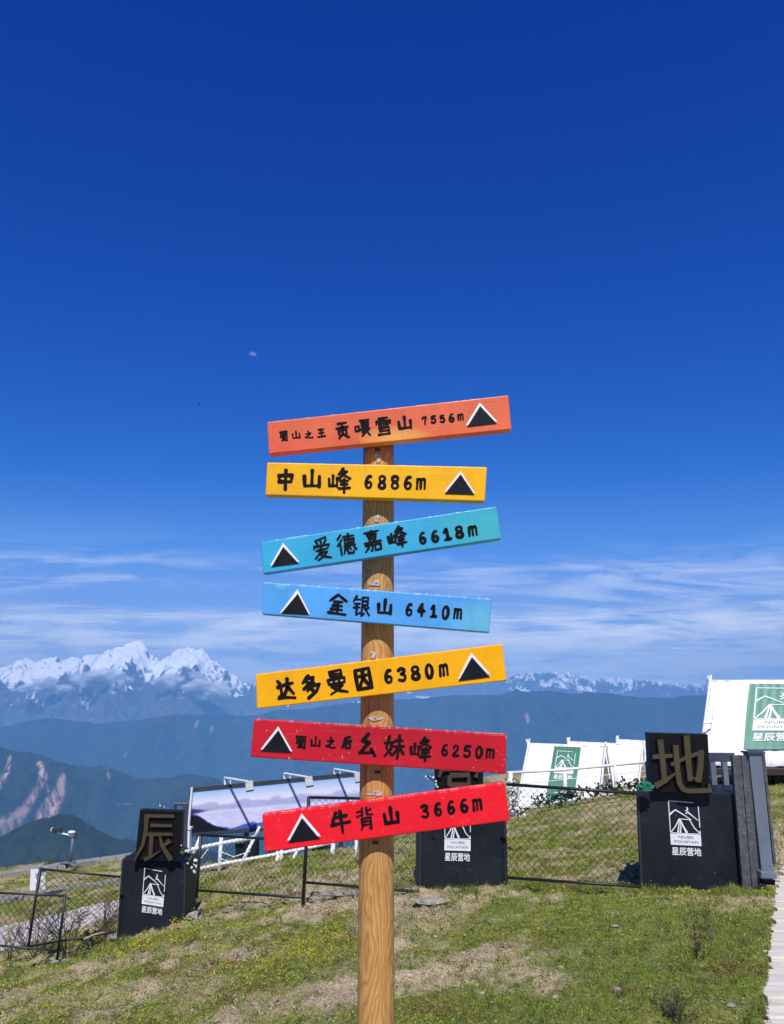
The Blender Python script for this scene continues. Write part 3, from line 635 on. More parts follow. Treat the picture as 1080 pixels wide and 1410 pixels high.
def lettering(items, Y0, ang, sw=1.0):
    """brush lettering lying on the vertical plane y = Y0"""
    mb = MB(); lay = 0
    ca, sa = math.cos(ang), math.sin(ang)
    for ch, x0, x1, y0, y1 in items:
        cx, cy = (x0 + x1) / 2, (y0 + y1) / 2; w, h = x1 - x0, y1 - y0
        dig = ch in '0123456789m'
        nst = len(G[ch])
        wd = (0.30 * w if ch != 'm' else 0.24 * w) if dig else min(0.165 * h, 4.9) * (1.0 if nst < 7 else 0.78 if nst < 9 or ch == '峰' else 0.62)
        wd *= sw
        if abs(sa) > 0.05: h2 = h - abs(sa) * w * 0.75; w2 = w - abs(sa) * h * 0.3
        else: h2, w2 = h, w
        h2 -= wd * 0.8; w2 -= wd * 0.8
        for st in G[ch]:
            def mp(q):
                u = (q[0] / 100 - 0.5) * w2; v = (q[1] / 100 - 0.5) * h2
                return (cx + u * ca - v * sa, cy + u * sa + v * ca)
            nn = 6 if len(st) > 2 else 5
            sharp = len(st) > 2 and not dig
            if sharp:   # keep corners: go piecewise straight with slight bow
                L_ = []
                for k in range(len(st) - 1):
                    for t in np.linspace(0, 1, 6)[: None if k == len(st) - 2 else -1]:
                        L_.append(Vector((st[k][0] + (st[k + 1][0] - st[k][0]) * t, st[k][1] + (st[k + 1][1] - st[k][1]) * t, 0)))
                pl = L_
            else: pl = smooth_line(st, nn)
            pl = [Vector((*mp(q), 0)) for q in pl]
            ph = random.random() * 6; n = len(pl)
            wds = []
            for i in range(n):
                t = i / (n - 1); wds.append(wd * 0.5 * (1.0 + 0.16 * math.sin(ph + t * 5) + (0.14 - 0.22 * t if not dig else 0)))
            lay += 1; yy = Y0 - 0.0008 - 0.00004 * (lay % 60)
            # discs at each sample + quads between: a rounded brush stroke
            L = []; R = []
            for i in range(n):
                d = (pl[min(i + 1, n - 1)] - pl[max(i - 1, 0)]); d = d.normalized() if d.length > 1e-6 else Vector((1, 0, 0)); nrm = Vector((-d.y, d.x, 0))
                L.append(pl[i] + nrm * wds[i]); R.append(pl[i] - nrm * wds[i])
            vs = [PY(q.x, q.y, yy) for q in L + R]
            mb.add(vs, [(i, i + 1, n + i + 1, n + i) for i in range(n - 1)])
            joints = [0, n - 1] + ([k * 5 for k in range(1, len(st) - 1)] if sharp else [])
            for jn, i in enumerate(joints):
                cc = pl[min(i, n - 1)]; rr = wds[min(i, n - 1)]
                vs = [PY(cc.x + rr * math.cos(2 * math.pi * k / 10 + ph), cc.y + rr * math.sin(2 * math.pi * k / 10 + ph), yy - 0.00002 * (jn + 1)) for k in range(10)]
                mb.add(vs, [tuple(range(10))])
    return mb

# ------------------------------------------------------------------ the signpost
YP = 2.15; RP = 0.0455; TB = 0.034
YF = YP - RP - TB                      # front plane of the boards
mw, nt, b = newmat('varnished pine', 0.5, spec=0.25)
tcg = nt.nodes.new('ShaderNodeNewGeometry').outputs['Position']
d1 = noise_n(nt, mapping(nt, tcg, (5, 5, 1.8)), 2.2, 3, 0.5)
vv = nt.nodes.new('ShaderNodeVectorMath'); vv.operation = 'ADD'
cm = nt.nodes.new('ShaderNodeCombineXYZ'); nt.links.new(math_n(nt, 'MULTIPLY', d1, 0.13), cm.inputs[0]); nt.links.new(tcg, vv.inputs[0]); nt.links.new(cm.outputs[0], vv.inputs[1])
wv = nt.nodes.new('ShaderNodeTexWave'); wv.wave_type = 'BANDS'; wv.bands_direction = 'X'; wv.inputs['Scale'].default_value = 30; wv.inputs['Distortion'].default_value = 4.5; wv.inputs['Detail'].default_value = 3; wv.inputs['Detail Scale'].default_value = 0.8
nt.links.new(mapping(nt, vv.outputs[0], (1, 1, 0.11)), wv.inputs['Vector'])
gr = noise_n(nt, mapping(nt, tcg, (150, 150, 5)), 2, 4, 0.6)
base = ramp(nt, wv.outputs['Fac'], [(0.0, (0.43, 0.20, 0.055)), (0.15, (0.52, 0.265, 0.08)), (0.6, (0.56, 0.30, 0.095)), (1.0, (0.62, 0.355, 0.12))])
base = mixc(nt, math_n(nt, 'MULTIPLY', ramp(nt, gr, [(0.45, 0.0), (0.7, 1.0)]), 0.45), base, (0.30, 0.14, 0.045))
kn = noise_n(nt, mapping(nt, tcg, (9, 9, 3.5), loc=(4, 1, 2)), 1.6, 4, 0.6)
base = mixc(nt, ramp(nt, kn, [(0.56, 0.0), (0.72, 0.55)]), base, (0.33, 0.155, 0.055))
kn2 = noise_n(nt, mapping(nt, tcg, (60, 60, 1.2)), 1.3, 5, 0.7)
base = mixc(nt, ramp(nt, kn2, [(0.60, 0.0), (0.64, 0.7)]), base, (0.14, 0.07, 0.03))
nt.links.new(base, b.inputs['Base Color']); bump(nt, b, gr, 0.15, 0.002)
xb = PY(521.5, 620, YP).x; xbot = PY(517.5, 1400, YP).x; ztop = PY(521, 609, YP).z
zbot = H(xbot, YP) - 0.3
post = thing('signpost', 'wooden pole carrying seven painted mountain name boards', 'signpost', (xbot, YP, zbot + 0.3))
pm = MB(); pts = []
for k in range(40):
    t = k / 39; z = zbot + (ztop - zbot) * t
    tz = (z - PY(517.5, 1400, YP).z) / (PY(521.5, 620, YP).z - PY(517.5, 1400, YP).z)
    pts.append(Vector((xbot + (xb - xbot) * tz, YP, z)))
pm.tube(pts, RP * 1.02, 40, RP * 0.985)
pole = obj('pole', pm, mw, post, smooth=True, bevel=0.0)
for p in pole.data.polygons:
    if len(p.vertices) > 4: p.use_smooth = False
# pale paint smears and bolts where boards are fixed
m_smear = mottled('white filler', (0.50, 0.42, 0.33), 0.35, 90, 0.9, fine=200, bmp=0.6)
m_brk = newmat('blackened bracket', 0.5, 0.6, (0.05, 0.045, 0.04))[0]
m_bolt = newmat('zinc bolt', 0.35, 0.9, (0.55, 0.55, 0.53))[0]
def on_pole(px, py):                   # point on the pole's front surface
    q = PY(px, py, YP - RP); x0 = xbot + (xb - xbot) * 0.5; dx = max(-0.037, min(0.037, q.x - x0)); return PY(px, py, YP - math.sqrt(RP * RP - dx * dx))
smears = ((521, 631, 5, 6), (519, 714, 5, 5), (517, 803, 8, 6), (514, 901, 6, 5), (517, 989, 9, 5), (517, 1092, 10, 5))
for (sx_, sy_, w_, h_) in smears:
    mb = MB(); n = 18; P = []
    for k in range(n):
        a = 2 * math.pi * k / n; rr = 0.85 + 0.22 * math.sin(2 * a + sx_) + 0.16 * math.sin(3 * a + sy_) + random.uniform(-.06, .06)
        P.append(on_pole(sx_ + math.cos(a) * w_ * rr, sy_ + math.sin(a) * h_ * rr) + Vector((0, -0.0022, 0)))
    c_ = on_pole(sx_, sy_) + Vector((0, -0.0028, 0))
    mb.add([c_] + P, [(0, 1 + k, 1 + (k + 1) % n) for k in range(n)])
    obj('filler_patch', mb, m_smear, pole)
    bb = MB(); q = on_pole(sx_ + random.uniform(-2, 2), sy_ - 1) ; bb.tube([q + Vector((0, 0.004, 0)), q + Vector((0, -0.004, 0))], 0.0028, 6)
    obj('bolt', bb, m_bolt, pole)
for (sx_, sy_) in ((520, 619), (520, 1063), (517, 1160)):
    mb = MB(); q = on_pole(sx_, sy_); mb.box(q + Vector((0, -0.003, 0)), (0.016, 0.003, 0.007)); obj('bracket', mb, m_brk, pole)

def board_mat(name, base, fade=None, fleck=0.0, rough=0.32, seed=0.0, scuff=0.5):
    m, nt, b = newmat(name, rough, spec=0.28)
    g = nt.nodes.new('ShaderNodeNewGeometry').outputs['Position']
    gg = mapping(nt, g, loc=(seed, seed, seed), scale=(1.6, 1.6, 1.6))
    n = noise_n(nt, gg, 3.5, 4, 0.55)
    c = ramp(nt, n, [(0.3, tuple(x * 0.84 for x in base)), (0.7, tuple(min(1, x * 1.08) for x in base))])
    if fade:
        sp = nt.nodes.new('ShaderNodeSeparateXYZ'); nt.links.new(g, sp.inputs[0])
        for (fc, x0, x1, z0, z1, s) in fade:
            dx = math_n(nt, 'DIVIDE', math_n(nt, 'SUBTRACT', sp.outputs[0], (x0 + x1) / 2), (x1 - x0) / 2)
            dz = math_n(nt, 'DIVIDE', math_n(nt, 'SUBTRACT', sp.outputs[2], (z0 + z1) / 2), (z1 - z0) / 2)
            r2 = math_n(nt, 'ADD', math_n(nt, 'MULTIPLY', dx, dx), math_n(nt, 'MULTIPLY', dz, dz))
            mk = math_n(nt, 'MULTIPLY', math_n(nt, 'SUBTRACT', 1.0, r2, clamp=True), s)
            c = mixc(nt, mk, c, fc)
    st = noise_n(nt, mapping(nt, gg, (8, 8, 90)), 1.2, 5, 0.7)
    c = mixc(nt, math_n(nt, 'MULTIPLY', ramp(nt, st, [(0.58, 0.0), (0.78, 1.0)]), 0.4 * scuff), c, tuple(min(1, x * 0.5 + 0.3) for x in base))
    dirt = noise_n(nt, mapping(nt, gg, (22, 22, 3)), 1.5, 5, 0.65)
    c = mixc(nt, math_n(nt, 'MULTIPLY', ramp(nt, dirt, [(0.52, 0.0), (0.8, 1.0)]), 0.3), c, tuple(x * 0.45 + 0.03 for x in base))
    if fleck:
        fl = noise_n(nt, mapping(nt, gg, (1, 1, .45)), 85, 3, 0.6); big = noise_n(nt, gg, 7, 3, 0.6)
        mk = math_n(nt, 'MULTIPLY', ramp(nt, fl, [(0.67, 0.0), (0.69, 1.0)]), ramp(nt, big, [(0.46, 0.0), (0.52, 1.0)]))
        c = mixc(nt, math_n(nt, 'MULTIPLY', mk, fleck), c, (0.75, 0.68, 0.55))
    nt.links.new(c, b.inputs['Base Color'])
    rr = ramp(nt, noise_n(nt, gg, 12, 5, .6), [(0.3, rough * 0.8), (0.7, min(1, rough * 1.6))]); nt.links.new(rr, b.inputs['Roughness'])
    bump(nt, b, noise_n(nt, mapping(nt, gg, (4, 4, 40)), 3, 6, 0.65), 0.2, 0.003)
    return m
m_ink, nt, b = newmat('black lettering paint', 0.7, col=(0.007, 0.006, 0.007), spec=0.12)
m_white = mottled('white sign paint', (0.8, 0.8, 0.78), 0.06, 20, 0.5)
m_edge = mottled('weathered pale paint', (0.62, 0.45, 0.36), 0.3, 40, 0.6)
m_black = mottled('black triangle paint', (0.008, 0.009, 0.013), 0.3, 30, 0.6, spec=0.15)
def fx_(a, b_, c_, d_): # pixel box on the board plane -> world x / z extents
    p, q = PY(a, d_, YF), PY(b_, c_, YF); return p.x, q.x, p.z, q.z
boards = [
 dict(c=[(368,581),(700.5,544),(704.5,591),(370.5,625)], col=(0.78,0.15,0.06), lab='topmost salmon board reading 7556m', items='蜀,384,398,592,609;山,401,415,592,605.5;之,418.5,432,592,605;王,436,449.5,588,604;贡,461,483,579,606;嘎,487,512,575,603;雪,516,541.5,572,601;山,545.5,569.5,571,594;7,580.5,589,572.5,586;5,592,602,571,584;5,604.5,614,570,583;6,616.5,627,568,582.5;m,629,639.5,568.5,580',
      tw=[(660.8,554),(641.3,586),(685.3,580.5)], tb=[(661.4,559),(643.5,587.7),(684.2,583)], fade=[((0.86,0.42,0.10),490,600,585,622,0.85),((0.80,0.10,0.07),340,440,600,650,.6)], fleck=0),
 dict(c=[(368,636.5),(671,643),(668,690),(365.5,681.5)], col=(0.97,0.48,0.006), lab='second board from the top, yellow, reading 6886m', items='中,380,406.5,645,676;山,415,444.5,645,674;峰,450.5,484.5,643,679.5;6,501,514.5,653,674;8,519.5,533,653.2,674.6;8,537,551,653.4,674.8;6,555,569,654,675.3;m,572,587.5,657,675',
      tw=[(634.6,648),(612,677),(654.5,679.5)], tb=[(634.6,653),(612.6,680),(653.6,681.2)], fade=None, fleck=0),
 dict(c=[(359,746.5),(684,697),(691,741.5),(362.5,790)], col=(0.045,0.40,0.65), lab='third board from the top, turquoise, reading 6618m', items='爱,429,457.5,737,773;德,462,493,732,767;嘉,498.5,528,728,762;峰,531.5,562,721.5,757;6,575,588.5,730.5,751;6,592,606,728,748.5;1,608,623,724.5,746.5;8,625,640,722,743;m,643,658.8,722,740',
      tw=[(390,747.5),(372,779),(412.5,773.5)], tb=[(390.2,753),(374,780.6),(411.4,775.8)], fade=[((0.07,0.46,0.50),590,740,690,760,0.8)], fleck=0.0),
 dict(c=[(362,801.5),(677.5,824.5),(674.5,871),(361,845.5)], col=(0.09,0.37,0.80), lab='sky blue board reading 6410m between turquoise and amber boards', items='金,451,479.5,816,848.5;银,484,511,818,850.5;山,517.5,542.5,822.5,849;6,557.5,570,829,849.5;4,573.5,587,829.5,850.5;1,590.5,603.5,831,852;0,607,620.5,832.5,854;m,623.5,637.5,836,853.5',
      tw=[(409.7,811),(385.5,843.8),(427.5,845.8)], tb=[(410.2,817.5),(387.4,844.6),(425.8,846.6)], fade=[((0.16,0.50,0.60),610,720,820,890,0.7),((0.2,0.55,.6),375,400,795,812,.8)], fleck=0.55),
 dict(c=[(352,928.5),(692,886.5),(698,937),(354,976)], col=(0.98,0.44,0.001), lab='amber board reading 6380m third from the bottom', items='达,379.5,408,931,966;多,412.5,444,926.5,964;曼,447.5,480,919.5,958;因,486,514,917.5,952.5;6,527.5,542.5,919.5,943;3,546,561.5,917,940.5;8,564,580.3,914.5,938.5;0,583.5,599,911.8,936;m,603,618.8,912.3,933',
      tw=[(649,898.5),(630.6,935),(675.8,928)], tb=[(650,904.8),(631.6,938),(674.8,932.2)], fade=None, fleck=0.0),
 dict(c=[(349.5,990),(698,1011),(697,1066),(345,1042.5)], col=(0.56,0.012,0.026), lab='dark red board reading 6250m, paint flecked and chipped', items='蜀,405.5,423.5,1011.5,1032.5;山,426.5,443,1013,1030;之,447.5,464,1013.5,1032;后,469.5,486,1012,1032.5;么,492.5,520,1007.5,1043;妹,527.5,558.5,1010,1046.5;峰,563,596.5,1012.5,1049.6;6,607,618.5,1023,1042;2,622,634,1024.2,1043;5,637,650.3,1025,1044.3;0,653,666.5,1026,1045.3;m,668,682,1029.5,1045',
      tw=[(383.3,1000),(359,1031.8),(402.8,1034.5)], tb=[(383.6,1005.5),(360,1034.6),(401,1036.6)], fade=[((0.40,0.01,0.02),440,640,985,1030,0.6)], fleck=0.7),
 dict(c=[(361,1121.5),(695,1077.5),(703,1130),(365,1173.5)], col=(0.90,0.013,0.028), lab='bright red lowest board reading 3666m', items='牛,454,485,1113,1150.5;背,489.5,517.5,1109,1145;山,525,552.5,1108,1139;3,578,592.5,1105.5,1128.5;6,596,610.5,1103,1125.5;6,613.8,628.2,1100.3,1123.2;6,631.8,646.3,1097.6,1120.6;m,649,665.2,1098,1118',
      tw=[(415.5,1120),(395.6,1157.3),(442,1151)], tb=[(416,1126.3),(397.3,1160.6),(440.4,1155.2)], fade=None, fleck=0.12)]
for k, bd in enumerate(boards):
    c4 = [PY(x, y, YF) for x, y in bd['c']]
    fade = [(f[0], *fx_(*f[1:5]), f[5]) for f in bd['fade']] if bd['fade'] else None
    mat = board_mat('board paint', bd['col'], fade, bd['fleck'], seed=k * 3.7, rough=0.30)
    mb = MB().prism(c4, Vector((0, TB, 0)))
    br = obj('signboard', mb, mat, post)
    m_ = br.modifiers.new('bevel', 'BEVEL'); m_.width = 0.003; m_.segments = 3
    tag(br, bd['lab'])
    ang = math.atan2(bd['c'][1][1] - bd['c'][0][1], bd['c'][1][0] - bd['c'][0][0])
    items = []
    for s_ in bd['items'].split(';'):
        q = s_.split(','); items.append((q[0], *map(float, q[1:])))
    for it in items:
        obj('digit' if it[0] in '0123456789' else 'character', lettering([it], YF, ang), m_ink, br, fix=False)
    t1 = [PY(x, y, YF - 0.0006) for x, y in bd['tw']]; t2 = [PY(x, y, YF - 0.0020) for x, y in bd['tb']]
    obj('snow_outline', MB().prism(t1, Vector((0, 0.0009, 0))), m_white, br)
    obj('mountain_symbol', MB().prism(t2, Vector((0, 0.0012, 0))), m_black, br)
    # worn pale top edge
    n = 60; e = MB(); a_, b_ = c4[0], c4[1]
    for i in range(n):
        if random.random() < (0.5 if k in (0, 5, 6) else 0.16):
            t0, t1_ = i / n, (i + random.uniform(.5, 1.0)) / n
            t0 = 0.012 + t0 * 0.976; t1_ = 0.012 + t1_ * 0.976
            p, q = a_.lerp(b_, t0), a_.lerp(b_, t1_); hh = random.uniform(0.0006, 0.0018)
            e.add([p + Vector((0, -0.0002, -0.003 - hh)), q + Vector((0, -0.0002, -0.003 - hh * random.uniform(.3, 1))), q + Vector((0, .0028, 0.0006)), p + Vector((0, .0028, 0.0006))], [(0, 1, 2, 3)])
    obj('worn_edge', e, m_edge if k != 2 and k != 3 else m_white, br, fix=False)['kind'] = 'stuff'

# ------------------------------------------------------------------ logo print (flat, in any plane)
def text_polys(body, size, bold=0.0):
    cu = bpy.data.curves.new('print text', 'FONT'); cu.body = body; cu.size = size; cu.offset = bold; cu.align_x = 'CENTER'; cu.resolution_u = 2
    o = bpy.data.objects.new('print text', cu); COL.objects.link(o)
    dg = bpy.context.evaluated_depsgraph_get(); me = bpy.data.meshes.new_from_object(o.evaluated_get(dg))
    vs = [(v.co.x, v.co.y) for v in me.vertices]; fs = [tuple(p.vertices) for p in me.polygons]
    bpy.data.objects.remove(o); bpy.data.curves.remove(cu); bpy.data.meshes.remove(me)
    return vs, fs
T_CN = text_polys('星辰营地', 1.0, 0.018); T_N = text_polys('NIUBEI', 1.0, 0.0); T_M = text_polys('MOUNTAIN', 1.0, 0.0)
def fit(T, cx, cy, w, h):
    vs, fs = T; a = np.array(vs); mn, mxx = a.min(0), a.max(0); s = (w / (mxx[0] - mn[0]), h / (mxx[1] - mn[1])); c = (mn + mxx) / 2
    return [((v[0] - c[0]) * s[0] + cx, -(v[1] - c[1]) * s[1] + cy) for v in vs], fs
def ribbon(pts, w0, w1=None):
    w1 = w0 if w1 is None else w1; P = [Vector((*p, 0)) for p in pts]; n = len(P); L = []; R = []
    for i in range(n):
        d = (P[min(i + 1, n - 1)] - P[max(i - 1, 0)]).normalized(); nn = Vector((-d.y, d.x, 0)); w = (w0 + (w1 - w0) * i / (n - 1)) / 2
        L.append(P[i] + nn * w); R.append(P[i] - nn * w)
    return [(q.x, q.y) for q in L + R], [(i, i + 1, n + i + 1, n + i) for i in range(n - 1)]
def logo(mapf, parent, mat_line, mat_text, frac=1.0):
    """mapf(u, v, lift) -> world point; u 0..1 across, v down in widths"""
    mb = MB(); lay = [0]
    def put(vf):
        lay[0] += 1; mb.add([mapf(u, v, 0.002 + 0.00012 * lay[0]) for u, v in vf[0]], vf[1])
    lw = 0.028
    put(ribbon([(0, 0.0), (0, 1.02)], lw)); put(ribbon([(-0.014, 0), (0.82, 0.02)], lw)); put(ribbon([(0.98, 0.13), (0.99, 0.82)], lw)); put(ribbon([(0.98, 0.92), (0.99, 1.04)], lw))
    a = [(0.565 + 0.075 * math.sin(t), 0.235 + 0.075 * math.cos(t)) for t in np.linspace(-0.5, 3.5, 12)]; b2 = [(0.54 + 0.055 * math.sin(t), 0.225 + 0.06 * math.cos(t)) for t in np.linspace(-0.3, 3.3, 12)]
    put((a + b2, [(i, i + 1, 13 + i, 12 + i) for i in range(11)]))
    put(ribbon([(0.0, 0.46), (0.10, 0.37), (0.22, 0.28)], 0.06, 0.03)); put(ribbon([(0.20, 0.28), (0.45, 0.42), (0.72, 0.58)], 0.045, 0.02))
    put(ribbon([(0.54, 0.40), (0.62, 0.33)], 0.02, 0.05)); put(ribbon([(0.61, 0.33), (0.76, 0.45), (0.95, 0.60)], 0.05, 0.02))
    put(ribbon([(0.32, 0.575), (0.70, 0.575)], 0.025)); put(ribbon([(0.33, 0.56), (0.18, 0.82), (0.02, 1.02)], 0.045, 0.03))
    put(ribbon([(0.33, 0.57), (0.29, 0.8), (0.25, 1.02)], 0.02, 0.06)); put(ribbon([(0.34, 0.57), (0.36, 0.8), (0.33, 1.02)], 0.02, 0.05)); put(ribbon([(0.34, 0.57), (0.43, 0.8), (0.55, 1.02)], 0.03, 0.08))
    put(ribbon([(0.66, 0.58), (0.80, 0.84), (0.97, 1.01)], 0.035, 0.03)); put(ribbon([(0, 1.03), (0.55, 1.045), (1.0, 1.03)], 0.025))
    put(([(-0.015, 1.06), (1.0, 1.06), (1.0, 1.42), (-0.015, 1.42)], [(0, 1, 2, 3)]))
    put(fit(T_CN, 0.49, 1.62, 0.98, 0.27))
    o = obj('tent_emblem', mb, mat_line, parent, fix=False)
    for T, cx, cy, w, h in ((T_N, 0.5, 1.155, 0.50, 0.085), (T_M, 0.5, 1.305, 0.80, 0.085)):
        vf = fit(T, cx, cy, w, h); obj('emblem_text', MB().add([mapf(u, v, 0.0065) for u, v in vf[0]], vf[1]), mat_text, parent, fix=False)

def quadmap(c4, lift_dir):           # bilinear map on a world quad TL,TR,BR,BL
    def f(s, t): return c4[0] * (1 - s) * (1 - t) + c4[1] * s * (1 - t) + c4[2] * s * t + c4[3] * (1 - s) * t
    return f
# ------------------------------------------------------------------ plinths with gold characters
m_pl = mottled('charcoal panel', (0.010, 0.014, 0.021), 0.35, 2.5, 0.55, fine=25, bmp=0.12, spec=0.22, dust=((0.06, 0.065, 0.075), 0.3))
m_pl2 = mottled('charcoal trim', (0.022, 0.027, 0.036), 0.3, 6, 0.5)
m_scuff = mottled('pale scuff', (0.25, 0.26, 0.27), 0.4, 30, 0.8)
m_bk = mottled('black letter box', (0.005, 0.005, 0.007), 0.3, 8, 0.5, spec=0.2)
m_gold = mottled('brushed gold', (0.105, 0.082, 0.043), 0.15, 5, 0.5, metal=0.6, fine=90, bmp=0.1)
m_print = mottled('white print', (0.74, 0.77, 0.80), 0.08, 12, 0.6)
m_ptext = mottled('grey print', (0.13, 0.14, 0.16), 0.1, 12, 0.6)
def ribbon3(strokes, f, off, th):
    mb = MB()
    for j, (pts, w0, w1) in enumerate(strokes):
        vs, fs = ribbon(pts, w0 * 1.04, w1 * 1.04); n = len(vs) // 2
        ring = [f(*vs[i]) for i in range(n)] + [f(*vs[n + i]) for i in range(n - 1, -1, -1)]
        # prism strip by segments
        lo = Vector((0, -0.0006 * (j + 1), 0))
        fr = [f(*v) + off + lo for v in vs]; bk = [f(*v) + off + Vector((0, th, 0)) for v in vs]
        N = 2 * n; allv = fr + bk; F_ = list(fs) + [tuple(N + i for i in reversed(q)) for q in fs]
        F_ += [(i + 1, i, N + i, N + i + 1) for i in range(n - 1)] + [(n + i, n + i + 1, N + n + i + 1, N + n + i) for i in range(n - 1)]
        F_ += [(0, n, N + n, N), (2 * n - 1, n - 1, N + n - 1, N + 2 * n - 1)]
        mb.add(allv, F_)
    return mb
def plinth(label, Y, front, depth, box, strokes, fmap, logo4, chlab, boxdepth=0.14, jut=0.0, skew=0.0):
    TL, TR, BR, BL = [PY(x, y, Y) for x, y in front]
    zb = min(BL.z, BR.z) - 0.25; BL2 = BL + (BL - TL).normalized() * 0.25; BR2 = BR + (BR - TR).normalized() * 0.25
    root = thing('letter_plinth', label, 'plinth sign', (TL + TR) / 2 * 0.0 + Vector(((BL.x + BR.x) / 2, Y + depth / 2, (BL.z + BR.z) / 2)), 'plinths carrying gold characters')
    body = obj('plinth', MB().prism([TL, TR, BR2, BL2], Vector((skew * depth, depth, 0))), m_pl, root, bevel=0.006)
    for t_ in (0.02, 0.98):
        a_ = TL.lerp(TR, t_); b2 = BL2.lerp(BR2, t_); dy_ = Vector((0, -0.003, 0)); obj('edge_trim', MB().bar(a_ + dy_, b2 + dy_, 0.018, 0.006), m_pl2, root)
    mbs = MB()
    for q_ in range(16):
        s_, t_ = random.random(), random.random() ** .6; c_ = TL.lerp(TR, s_).lerp(BL.lerp(BR, s_), t_) + Vector((0, -0.0015, 0)); w_ = random.uniform(.002, .016); h_ = random.uniform(.001, .004)
        mbs.add([c_, c_ + Vector((w_, 0, h_ * .3)), c_ + Vector((w_ * .8, 0, -h_)), c_ + Vector((w_ * .1, 0, -h_ * .7))], [(0, 1, 2, 3)])
    obj('scuff_marks', mbs, m_scuff, body, fix=False)['kind'] = 'stuff'
    Yb = Y - jut
    bx = [PY(x, y, Yb) for x, y in box]
    lb = obj('letter_box', MB().prism(bx, Vector((0, boxdepth, 0))), m_bk, root, bevel=0.004)
    f = lambda x, y: PY(*fmap(x, y), Yb)
    tag(obj('gold_character', ribbon3(strokes, f, Vector((0, -0.035, 0)), 0.032), m_gold, lb), chlab)
    obj('character_shell', ribbon3([(p, a + sh_, b + sh_) for p, a, b in strokes], f, Vector((0, -0.028, 0)), 0.06), m_bk, lb)
    if logo4:
        q = [PY(x, y, Y) for x, y in logo4]    # TL, TR, BR, BL of the 1 x 1.77 print
        def mp(u, v, l): 
            s, t = u, v / 1.77; p = q[0] * (1 - s) * (1 - t) + q[1] * s * (1 - t) + q[2] * s * t + q[3] * (1 - s) * t
            return p + Vector((0, -l, 0))
        logo(mp, body, m_print, m_ptext)
    return root, body
# left: chen
sh_ = 16
chen = [([(180, 112), (360, 116), (540, 118)], 40, 36), ([(205, 112), (196, 280), (155, 470), (50, 655)], 52, 28), ([(250, 228), (515, 232)], 38, 34), ([(200, 336), (520, 336)], 40, 34),
        ([(264, 350), (250, 600)], 46, 46), ([(175, 640), (270, 600), (375, 532)], 48, 10), ([(362, 350), (395, 480), (500, 645)], 22, 62), ([(486, 408), (400, 486)], 60, 16)]
rootL, bodyL = plinth('left black plinth sign, gold character on top, standing lower down the slope', 10.1 * CT + 10.1 * (1240 - CY) / F * ST,
    [(168, 1183), (257, 1187), (255, 1284), (160, 1300)], 0.55, [(193, 1115), (251, 1117), (248, 1184), (186, 1184)], chen,
    lambda x, y: (180 + x / 8.81, 1110 + y / 8.81), [(199.5, 1195.5), (229, 1200), (224, 1261), (195, 1256.5)], 'gold character chen', jut=0.10)
# middle: ying
ying = [([(14, 12), (90, 10)], 8, 7), ([(36, 2), (38, 24)], 8, 7), ([(68, 1), (64, 24)], 8, 7), ([(12, 30), (4, 50)], 9, 5), ([(10, 34), (94, 32), (88, 50)], 8, 9),
        ([(28, 46), (28, 66)], 9, 9), ([(28, 46), (72, 45), (72, 66)], 9, 9), ([(28, 64), (72, 64)], 8, 8), ([(16, 76), (18, 99)], 9, 9), ([(16, 76), (84, 75), (83, 99)], 9, 9), ([(16, 96), (84, 96)], 8, 8)]
sh_ = 4
rootM, bodyM = plinth('middle black plinth sign partly hidden behind the bright red board', 8.5 * CT + 8.5 * (1160 - CY) / F * ST,
    [(577, 1106), (697, 1106), (700, 1226), (575, 1221)], 0.8, [(598, 1024), (665, 1025), (666, 1106), (600, 1106)], ying,
    lambda x, y: (602 + x * 0.60, 1034 + y * 0.72), [(613, 1110), (648.5, 1111), (648, 1187), (612.5, 1186)], 'gold character ying', jut=0.03)
# right: di
sh_ = 16
di = [([(92, 226), (240, 216)], 32, 26), ([(150, 98), (168, 250), (182, 400)], 40, 36), ([(112, 440), (190, 400), (262, 348)], 46, 12),
      ([(228, 286), (340, 232), (470, 186)], 22, 30), ([(265, 140), (275, 300), (292, 420), (320, 466), (360, 478), (528, 474)], 38, 32), ([(520, 486), (512, 425)], 30, 14),
      ([(345, 68), (356, 230), (372, 405)], 44, 34), ([(452, 186), (446, 300), (430, 412)], 40, 42), ([(436, 402), (388, 376)], 30, 8)]
rootR, bodyR = plinth('right black plinth sign with gold character, beside the grey gate post', 7.7 * CT + 7.7 * (1160 - CY) / F * ST,
    [(876, 1089), (1011, 1093), (1023, 1227), (881, 1224)], 0.8, [(894, 1009), (975, 1011), (979, 1094), (898, 1090)], di,
    lambda x, y: (880 + x / 5.4, 1000 + y / 5.4), [(920.5, 1102.5), (962, 1105), (967, 1180), (925.5, 1178)], 'gold character di', jut=0.08, skew=0.43)

